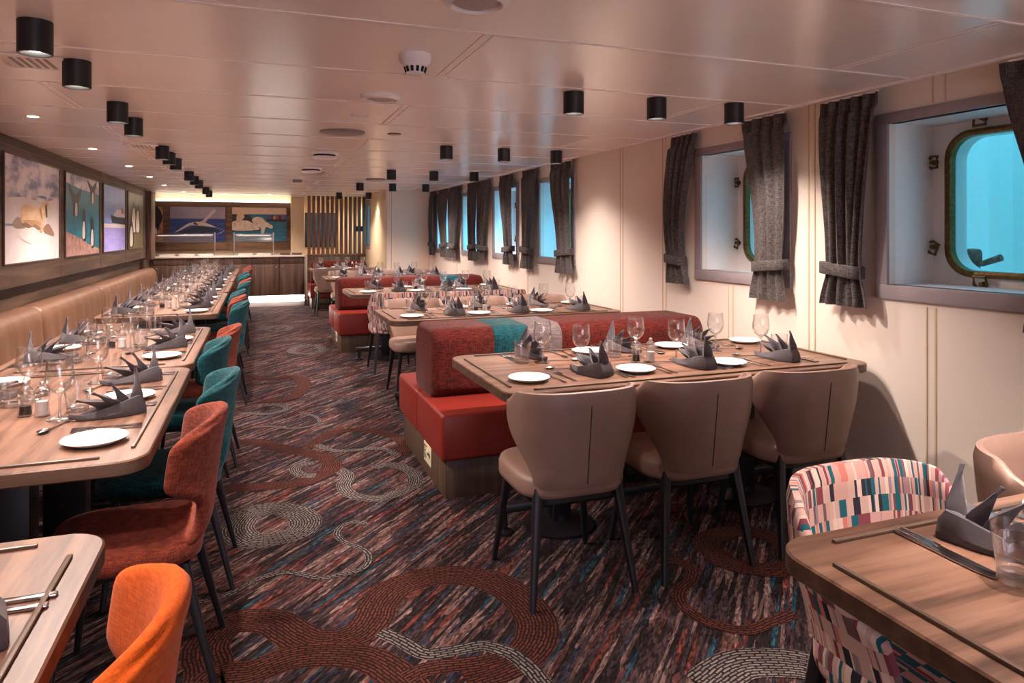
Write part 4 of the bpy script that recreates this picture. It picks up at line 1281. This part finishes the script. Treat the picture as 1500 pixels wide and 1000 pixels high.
lchair(9.20, 'rust_weave', 'fourth rust red chair along the left aisle', -.34)
lchair(10.15, 'teal_weave', 'sixth teal chair along the left aisle', -.36)
lchair(10.80, 'teal_weave', 'farthest teal chair along the left aisle', -.38)
lchair(11.80, 'rust_weave', 'second farthest rust red chair, near the buffet', -.34)
lchair(12.50, 'rust_weave', 'farthest rust red chair, next to the buffet', -.36)

# long tan bench along the left wall, in lengths
t = thing('wall_bench', 'long tan leather bench along the left wood wall', 'bench', (XL, 0, 0))
cuts = [-.6, 1.75, 4.15, 6.5, 8.8, 11.0, 13.1]
for a, b in zip(cuts[:-1], cuts[1:]):
    rings = []
    n = int((b - a) / .02)
    for i in range(n + 1):
        y = a + (b - a) * i / n
        e = min(y - a, b - y)
        rd = min(1, e / .05); rd = math.sqrt(max(0, 1 - (1 - rd) ** 2))
        g = .006 * abs(math.sin(y * PI / .36)) ** .35 + .003 * math.sin(y * 23)
        k = .055 * (1 - rd)
        prof = [(.002, .44), (.002, .785 - k), (.03, .805 - k), (.09, .805 - k), (.145 - k, .788 - k), (.172 - k + g, .755), (.185 - k + g * 1.6, .69), (.19 - k + g * 1.6, .58), (.20 - k + g, .44)]
        rings.append([(px, y, pz) for px, pz in prof])
    bm = BM(); loft(bm, rings, closed=True); finish('backrest', bm, M['bench_tan'], t, smooth=60)
    bm = BM(); box(bm, .19, .64, a + .002, b - .002, .30, .45, .025, 3); finish('seat', bm, M['bench_tan'], t, smooth=50)
bm = BM(); box(bm, .02, .58, -.6, 13.1, 0, .30); finish('plinth', bm, M['plinth'], t)

# ---------------------------------------------------------------- buffet
t = thing('buffet_counter', 'long walnut buffet counter with pale top across the far end', 'counter', (0, 13.75, 0))
bm = BM(); box(bm, XL + .01, .86, .02, .60, .20, .93, .003); finish('body', bm, M['panelz'], t)
bm = BM(); box(bm, XL + .005, .875, -.03, .60, .93, .968, .006); finish('countertop', bm, M['stone'], t)
bm = BM(); box(bm, XL + .01, .865, .06, .60, 0, .20); finish('plinth', bm, M['white'], t)
bm = BM(); box(bm, XL + .01, .865, .0, .06, .0, .085, .003); finish('toe_step', bm, M['white'], t)
bm = BM(); box(bm, XL + .05, .85, .04, .058, .17, .198); finish('light_strip', bm, M['led'], t)
bm = BM(); box(bm, XL + .05, .85, .052, .06, .09, .115); finish('light_strip', bm, M['led'], t)
bm = BM(); box(bm, .845, .87, .0, .60, .0, .93, .002); finish('end_panel', bm, M['brushed'], t)
for i, (a, b) in enumerate([(-1.75, -1.2), (-1.19, -.65), (-.64, -.10), (-.09, .385), (.395, .835)]):
    bm = BM(); box(bm, a + .004, b - .004, .0, .02, .215, .80, .003); d = finish('door', bm, M['panelz'], t)
    bm = BM(); lathe(bm, [(.010, 0), (.010, .006), (.016, .012), (.016, .018), (.010, .022)], 14)
    kx = b - .05 if i % 2 else a + .05
    bmesh.ops.transform(bm, matrix=Matrix.Translation((kx, 0, .745)) @ Matrix.Rotation(math.radians(90), 4, 'X'), verts=bm.verts[:])
    finish('knob', bm, M['brushed'], d)
    bm = BM(); box(bm, a + .004, b - .004, .0, .02, .808, .92, .003); finish('fascia', bm, M['panelz'], t)
def sneeze(x0, x1, label):
    t = thing('sneeze_guard', label, 'sneeze guard', ((x0 + x1) / 2, 13.80, .968), 0, 'buffet sneeze guards')
    w = (x1 - x0) / 2
    for sx in (-1, 1):
        bm = BM(); tube(bm, [(sx * w, 0, 0), (sx * w, 0, .43)], .015, 10); lathe(bm, [(.03, 0), (.03, .008), (.016, .012)], 14, cx=sx * w); finish('post', bm, M['brushed'], t)
    def fn(s, v): return (s * (w - .02), .02 + .16 * v ** .8 - .12, .25 + .15 * math.sin(v * PI / 2)), (s, v)
    bm = BM(); shell(bm, fn, 2, 10, .008); finish('curved_glass', bm, M['thick'], t)
    bm = BM(); box(bm, -w + .03, w - .03, .03, .09, .375, .40, .004); l = finish('lamp_bar', bm, M['brushed'], t)
    bm = BM(); box(bm, -w + .05, w - .05, .045, .075, .370, .376); finish('tube', bm, M['tube'], l)
sneeze(-1.74, -.74, 'longer steel and glass sneeze guard on the left of the buffet')
sneeze(-.41, .28, 'shorter steel and glass sneeze guard on the right of the buffet')
for i, (x, lab) in enumerate(((-1.55, 'leftmost white serving tray on the buffet'), (-1.22, 'second white serving tray from the left on the buffet'), (-.9, 'third white serving tray under the long sneeze guard'), (-.22, 'left white serving tray under the shorter sneeze guard'), (.11, 'right white serving tray under the shorter sneeze guard'))):
    bm = BM()
    o = rr(.28, .34, .03, 4); inn = rr(.24, .30, .02, 4)
    loft(bm, [[(a * .9, b * .9, 0) for a, b in o], [(a, b, .03) for a, b in o], [(a, b, .03) for a, b in inn], [(a * .93, b * .93, .006) for a, b in inn]])
    tag(finish('serving_tray', bm, M['china']), lab, 'tray', 'buffet trays', (x, 14.02, .9685))
for x, y, lab, mat in ((.50, 13.95, 'left dark bread board at the right end of the buffet', 'rail'), (.72, 13.98, 'right dark bread board at the right end of the buffet', 'rail')):
    bm = BM(); prism(bm, rr(.18, .26, .02, 4), 0, .035, .004); tag(finish('bread_board', bm, M[mat]), lab, 'board', 'bread boards', (x, y, .9685))

# slatted screen behind the last bench
t = thing('slatted_screen', 'wooden slatted screen on a low panel behind the last red bench', 'screen', (.90, 13.72, 0))
bm = BM(); box(bm, 0, 1.12, -.035, .035, 0, .955, .003); finish('low_panel', bm, M['plinth'], t)
bm = BM(); box(bm, -.01, 1.12, -.045, .045, .955, .985, .003); finish('cap_rail', bm, M['slat'], t)
for k in range(13):
    bm = BM(); x = .03 + k * .0865; box(bm, x - .027, x + .027, -.03, .03, .985, CEIL - .001, .002); finish('slat', bm, M['slat'], t)
for x in (.935, 1.02):
    bm = BM(); box(bm, x - .03, x + .03, -.045, -.031, 1.42, 1.52, .003); finish('switch_box', bm, M['black'], t)
t = thing('framed_picture', 'dark framed picture on the cream wall behind the slatted screen', 'picture', (1.25, 14.945, 1.45))
bm = BM(); box(bm, -.32, .32, -.02, 0, -.36, .36, .003); finish('frame', bm, M['black'], t)
m_, nt_, b_ = base_mat('night_print')
tc_ = N(nt_, 'ShaderNodeTexCoord'); br_ = N(nt_, 'ShaderNodeTexBrick', inp={'Scale': 14.0, 'Color1': lin('10182A'), 'Color2': lin('24506A'), 'Mortar': lin('0A0C14')})
mp_ = N(nt_, 'ShaderNodeMapping'); mp_.inputs['Rotation'].default_value = (math.radians(90), 0, 0)
nt_.links.new(tc_.outputs['Object'], mp_.inputs['Vector']); nt_.links.new(mp_.outputs[0], br_.inputs['Vector']); nt_.links.new(br_.outputs[0], b_.inputs['Base Color'])
bm = BM(); box(bm, -.29, .29, -.023, -.02, -.33, .33); finish('print', bm, m_, t)
# ---------------------------------------------------------------- wildlife prints on the walls
def noisy(name, stops, scale=3.0, detail=6.0, stretch=(1, 1, 1)):
    if name in MATS: return MATS[name]
    m, nt, b = base_mat(name)
    tc = N(nt, 'ShaderNodeTexCoord'); mp = N(nt, 'ShaderNodeMapping'); mp.inputs['Scale'].default_value = stretch
    nz = N(nt, 'ShaderNodeTexNoise', inp={'Scale': scale, 'Detail': detail, 'Roughness': .6})
    nt.links.new(tc.outputs['Object'], mp.inputs['Vector']); nt.links.new(mp.outputs[0], nz.inputs['Vector'])
    r = ramp(nt, stops); nt.links.new(nz.outputs['Fac'], r.inputs[0]); nt.links.new(r.outputs[0], b.inputs['Base Color'])
    b.inputs['Roughness'].default_value = .4; MATS[name] = m
    return m
def ink(col, var=.08): return paint('print_' + col, col, .42, var=var, scale=25)
def picture(name, label, loc, rotz, w, h, layers, frame=True):
    """a flat print in a shallow frame; layers are flat printed areas in 0..1 coordinates"""
    t = thing(name, label, 'picture', loc, rotz, 'wildlife prints')
    if frame:
        bm = BM(); e = .012
        for (a, b, c, d) in ((-w/2 - e, w/2 + e, h/2, h/2 + e), (-w/2 - e, w/2 + e, -h/2 - e, -h/2), (-w/2 - e, -w/2, -h/2, h/2), (w/2, w/2 + e, -h/2, h/2)):
            box(bm, a, b, -.016, 0, c, d, .002)
        finish('frame', bm, M['rail'], t)
    bm = BM(); mats = []
    box(bm, -w/2, w/2, -.008, 0, -h/2, h/2)
    for k, (mat, pts) in enumerate(layers):
        if mat not in mats: mats.append(mat)
        mi = mats.index(mat)
        if k == 0:
            for f in bm.faces: f.material_index = mi
            if pts is None: continue
        vs_ = [bm.verts.new((min(1, max(0, u)) * w - w / 2, -.0081 - .0003 * k, min(1, max(0, v)) * h - h / 2)) for u, v in pts]
        f = bm.faces.new(vs_); f.material_index = mi
        f.normal_update()
        if f.normal.y > 0: f.normal_flip()
        bmesh.ops.triangulate(bm, faces=[f])
    me = bpy.data.meshes.new('print'); bm.to_mesh(me); bm.free()
    for m in mats: me.materials.append(m)
    o = bpy.data.objects.new('print', me); C.objects.link(o); o.parent = t
    return t
def sm_poly(pts, per=5):
    return [(p.x, p.y) for p in spline([(a, b, 0) for a, b in pts], per, True)]
def rect(a, b, c, d): return [(a, c), (b, c), (b, d), (a, d)]
snow = noisy('print_snow', [(.3, 'D9CFD2'), (.7, 'EFE4E0')], 2.5)
cloud = noisy('print_cloud', [(.38, '6A7294'), (.46, 'A9A6BC'), (.54, 'E2D8DC'), (.66, 'F2E8E6')], 7.0, 5, (.38, 1, 1))
fur2 = noisy('print_pale_fur', [(.3, 'CDB08E'), (.5, 'E6D2BC'), (.7, 'F4E8DA')], 12.0, 5)
fur = noisy('print_fur', [(.3, 'B98A5E'), (.5, 'E4BF94'), (.7, 'F2DEC4')], 9.0, 5, (.4, 1, 1))
ZC = 1.565; PH = .80
xw = -1.70
# polar bear on the ice
picture('bear_print', 'print of a polar bear on white ice, nearest on the left wall', (xw, 6.56, ZC), PI / 2, 1.44, PH, [
    (snow, None), (cloud, [(0, .60), (.3, .63), (.6, .60), (1, .66), (1, 1), (0, 1)]),
    (ink('5C84A8'), sm_poly([(.55, .655), (.66, .67), (.74, .655), (.66, .64)])),
    (ink('7E98B0'), rect(0, .14, .345, .365)),
    (ink('A08A7C'), sm_poly([(.12, .36), (.2, .43), (.30, .40), (.36, .34), (.2, .32)])),
    (fur, sm_poly([(.28, .36), (.26, .50), (.34, .56), (.48, .55), (.60, .53), (.68, .45), (.66, .34), (.6, .30), (.5, .36), (.40, .33)])),
    (fur, sm_poly([(.58, .53), (.64, .58), (.72, .61), (.77, .58), (.76, .50), (.70, .44), (.66, .30), (.58, .28), (.60, .40)])),
    (ink('B48C64'), sm_poly([(.585, .52), (.615, .53), (.65, .42), (.63, .34), (.605, .36), (.615, .44)])), (ink('5B463C'), sm_poly([(.695, .565), (.73, .575), (.745, .46), (.715, .45)])), (fur, sm_poly([(.64, .58), (.645, .615), (.675, .60)])), (fur, sm_poly([(.735, .60), (.76, .625), (.77, .59)])), (ink('C39C72'), sm_poly([(.29, .40), (.36, .36), (.45, .34), (.58, .36), (.57, .40), (.45, .41)])),
    (ink('8A6A58'), sm_poly([(.26, .36), (.34, .38), (.44, .35), (.50, .37), (.60, .33), (.56, .31), (.42, .32)])),
    (ink('9A7A66'), sm_poly([(.66, .33), (.76, .38), (.86, .30), (.88, .25), (.80, .26), (.70, .28)])),
    (ink('DCC0A4'), sm_poly([(.60, .44), (.64, .40), (.64, .30), (.61, .30)])),
    (snow, sm_poly([(.2, .27), (.36, .32), (.46, .34), (.56, .30), (.66, .22), (.4, .18)]))])
# sea birds by turquoise water
rock = noisy('print_rock', [(.3, '8E6A60'), (.5, 'B98F84'), (.7, 'D6B0A4')], 14)
sea = noisy('print_turquoise', [(.3, '146E86'), (.7, '2A8CA2')], 2)
def bird(u, v, s):
    return [(ink('2C2428'), sm_poly([(u - .05 * s, v), (u - .06 * s, v + .16 * s), (u - .045 * s, v + .28 * s), (u - .04 * s, v + .38 * s), (u, v + .42 * s), (u + .04 * s, v + .37 * s), (u + .05 * s, v + .26 * s), (u + .075 * s, v + .14 * s), (u + .06 * s, v - .01 * s)])),
            (ink('E4DAD2'), sm_poly([(u - .040 * s, v + .01 * s), (u - .052 * s, v + .12 * s), (u - .025 * s, v + .23 * s), (u + .02 * s, v + .23 * s), (u + .04 * s, v + .11 * s), (u + .025 * s, v + .01 * s)])),
            (ink('2C2428'), [(u - .02 * s, v - .03 * s), (u - .01 * s, v + .01 * s), (u + .02 * s, v + .01 * s), (u + .03 * s, v - .03 * s)])]
def flyer(u, v, s):
    return [(ink('2C2428'), [(u, v + .12 * s), (u - .20 * s, v + .27 * s), (u - .17 * s, v + .17 * s), (u - .08 * s, v + .05 * s), (u - .07 * s, v - .13 * s), (u + .07 * s, v - .13 * s), (u + .09 * s, v + .05 * s), (u + .15 * s, v + .14 * s), (u + .17 * s, v + .24 * s)]),
            (ink('E4DAD2'), sm_poly([(u - .01 * s, v - .12 * s), (u + .0 * s, v + .02 * s), (u + .045 * s, v + .02 * s), (u + .05 * s, v - .11 * s)]))]
picture('seabird_print', 'print of black and white seabirds by turquoise water, second on the left wall', (xw, 8.24, ZC), PI / 2, 1.46, PH, [
    (sea, None), (cloud, [(0, .88), (.4, .84), (1, .82), (1, 1), (0, 1)]), (rock, [(0, 0), (0, .30), (.2, .26), (.45, .20), (.7, .12), (1, .06), (1, 0)])]
    + flyer(.26, .62, 1) + flyer(.76, .80, .9) + bird(.50, .20, .95) + bird(.76, .10, .95))
# ship
picture('ship_print', 'print of a dark hulled ship on pale water, third on the left wall', (xw, 9.905, ZC), PI / 2, 1.40, PH, [
    (noisy('print_sky', [(.3, '6F9ADA'), (.7, '9DB4EA')], 1.2), None), (noisy('print_calm', [(.3, '8F8FD8'), (.7, 'B4ACEC')], 8, 4, (.3, 1, 3)), rect(0, 1, 0, .36)),
    (snow, rect(0, 1, .36, .42)), (ink('232A44'), [(.30, .56), (.36, .44), (.98, .42), (1, .42), (1, .54), (.6, .53)]),
    (ink('D8D4DA'), [(.46, .545), (.46, .60), (.56, .61), (.56, .66), (.82, .66), (.82, .60), (.98, .60), (.98, .54)]),
    (ink('B23A3A'), rect(.80, .90, .60, .69)), (ink('C9C4CC'), rect(.62, .635, .66, .76)), (ink('C9C4CC'), rect(.72, .74, .66, .72))])
# penguins
pg = [(noisy('print_olive', [(.3, '4A4430'), (.7, '7C7250')], 4), None)]
for u, v, s in ((.36, .30, 1.25), (.62, .30, 1.15), (.20, .05, 1.0)):
    pg += [(ink('2E2A24'), sm_poly([(u - .14 * s, v), (u - .15 * s, v + .26 * s), (u - .06 * s, v + .42 * s), (u + .04 * s, v + .44 * s), (u + .12 * s, v + .3 * s), (u + .13 * s, v)])),
           (ink('DDD6C4'), sm_poly([(u - .09 * s, v + .01), (u - .10 * s, v + .2 * s), (u - .04 * s, v + .33 * s), (u + .04 * s, v + .33 * s), (u + .08 * s, v + .16 * s), (u + .07 * s, v + .01)]))]
picture('penguin_print', 'print of three penguins on olive ground, farthest on the left wall', (xw, 11.52, ZC), PI / 2, 1.36, PH, pg)
# end wall
yw = 14.36
picture('whale_tail_print', 'print with a dark animal against orange, cut off by the left corner', (-1.83 + .10, yw, 1.555), 0, .14, .66, [
    (noisy('print_orange', [(.3, '8A4A30'), (.6, 'D89A70'), (.8, 'EBD0B0')], 12), None), (ink('181418'), sm_poly([(.0, .98), (.5, .95), (.95, .70), (.6, .45), (.2, .2), (0, .3)])), (ink('E0D6CC'), sm_poly([(.1, .4), (.3, .3), (.2, .1), (.05, .2)]))], True)
picture('whale_print', 'print of a leaping whale on the end wall above the buffet', (-1.06, yw - .008, 1.555), 0, .96, .665, [
    (noisy('print_navy', [(.3, '1E2F66'), (.7, '35529A')], 8, 4, (.5, 1, 3)), None), (noisy('print_dusk', [(.3, '8F88A4'), (.7, 'B9A8B0')], 2), rect(0, 1, .66, 1)),
    (ink('22303C'), sm_poly([(.15, .26), (.38, .40), (.62, .44), (.90, .30), (.7, .27), (.4, .25)])),
    (ink('DCCDC4'), sm_poly([(.08, .26), (.22, .42), (.36, .54), (.56, .57), (.74, .48), (.92, .35), (1.0, .31), (.84, .40), (.66, .44), (.5, .46), (.36, .46), (.2, .34)])),
    (ink('CBBBB8'), sm_poly([(.54, .56), (.62, .66), (.76, .90), (.82, .90), (.78, .80), (.66, .62), (.62, .54)])),
    (ink('22303C'), sm_poly([(.42, .50), (.44, .56), (.50, .48)])), (ink('DCCDC4'), [(.82, .20), (.96, .30), (1, .33), (.93, .26)])])
picture('two_bears_print', 'print of white bears by a boat on the end wall, right of the whale', (.04, yw - .008, 1.555), 0, 1.0, .665, [
    (noisy('print_teal', [(.3, '155A74'), (.7, '2D8098')], 10, 4, (.5, 1, 3)), None), (ink('D9BCA2'), rect(0, 1, .80, 1)),
    (ink('2A2A30'), [(0, .30), (.5, .30), (.5, .5), (.3, .78), (.1, .80), (0, .80)]),
    (fur2, sm_poly([(0, .34), (0, .56), (.14, .62), (.3, .60), (.42, .48), (.5, .36), (.3, .32)])),
    (fur2, sm_poly([(.36, .64), (.44, .72), (.54, .70), (.62, .58), (.74, .46), (.72, .38), (.62, .42), (.58, .26), (.53, .24), (.52, .40), (.42, .46)])),
    (ink('D9BE9E'), sm_poly([(.08, .62), (.10, .80), (.20, .80), (.22, .70), (.16, .62)])),
    (ink('1A1A20'), [(.62, .66), (.64, .60), (.98, .58), (1, .66)])]
    + [(ink(c), rect(.66 + .05 * i, .695 + .05 * i, .65, .76 + .02 * (i % 2))) for i, c in enumerate(('8A2A3A', '2A3A6A', 'D87A2A', 'B02A2A', '2A2A2A', 'C02A3A'))])
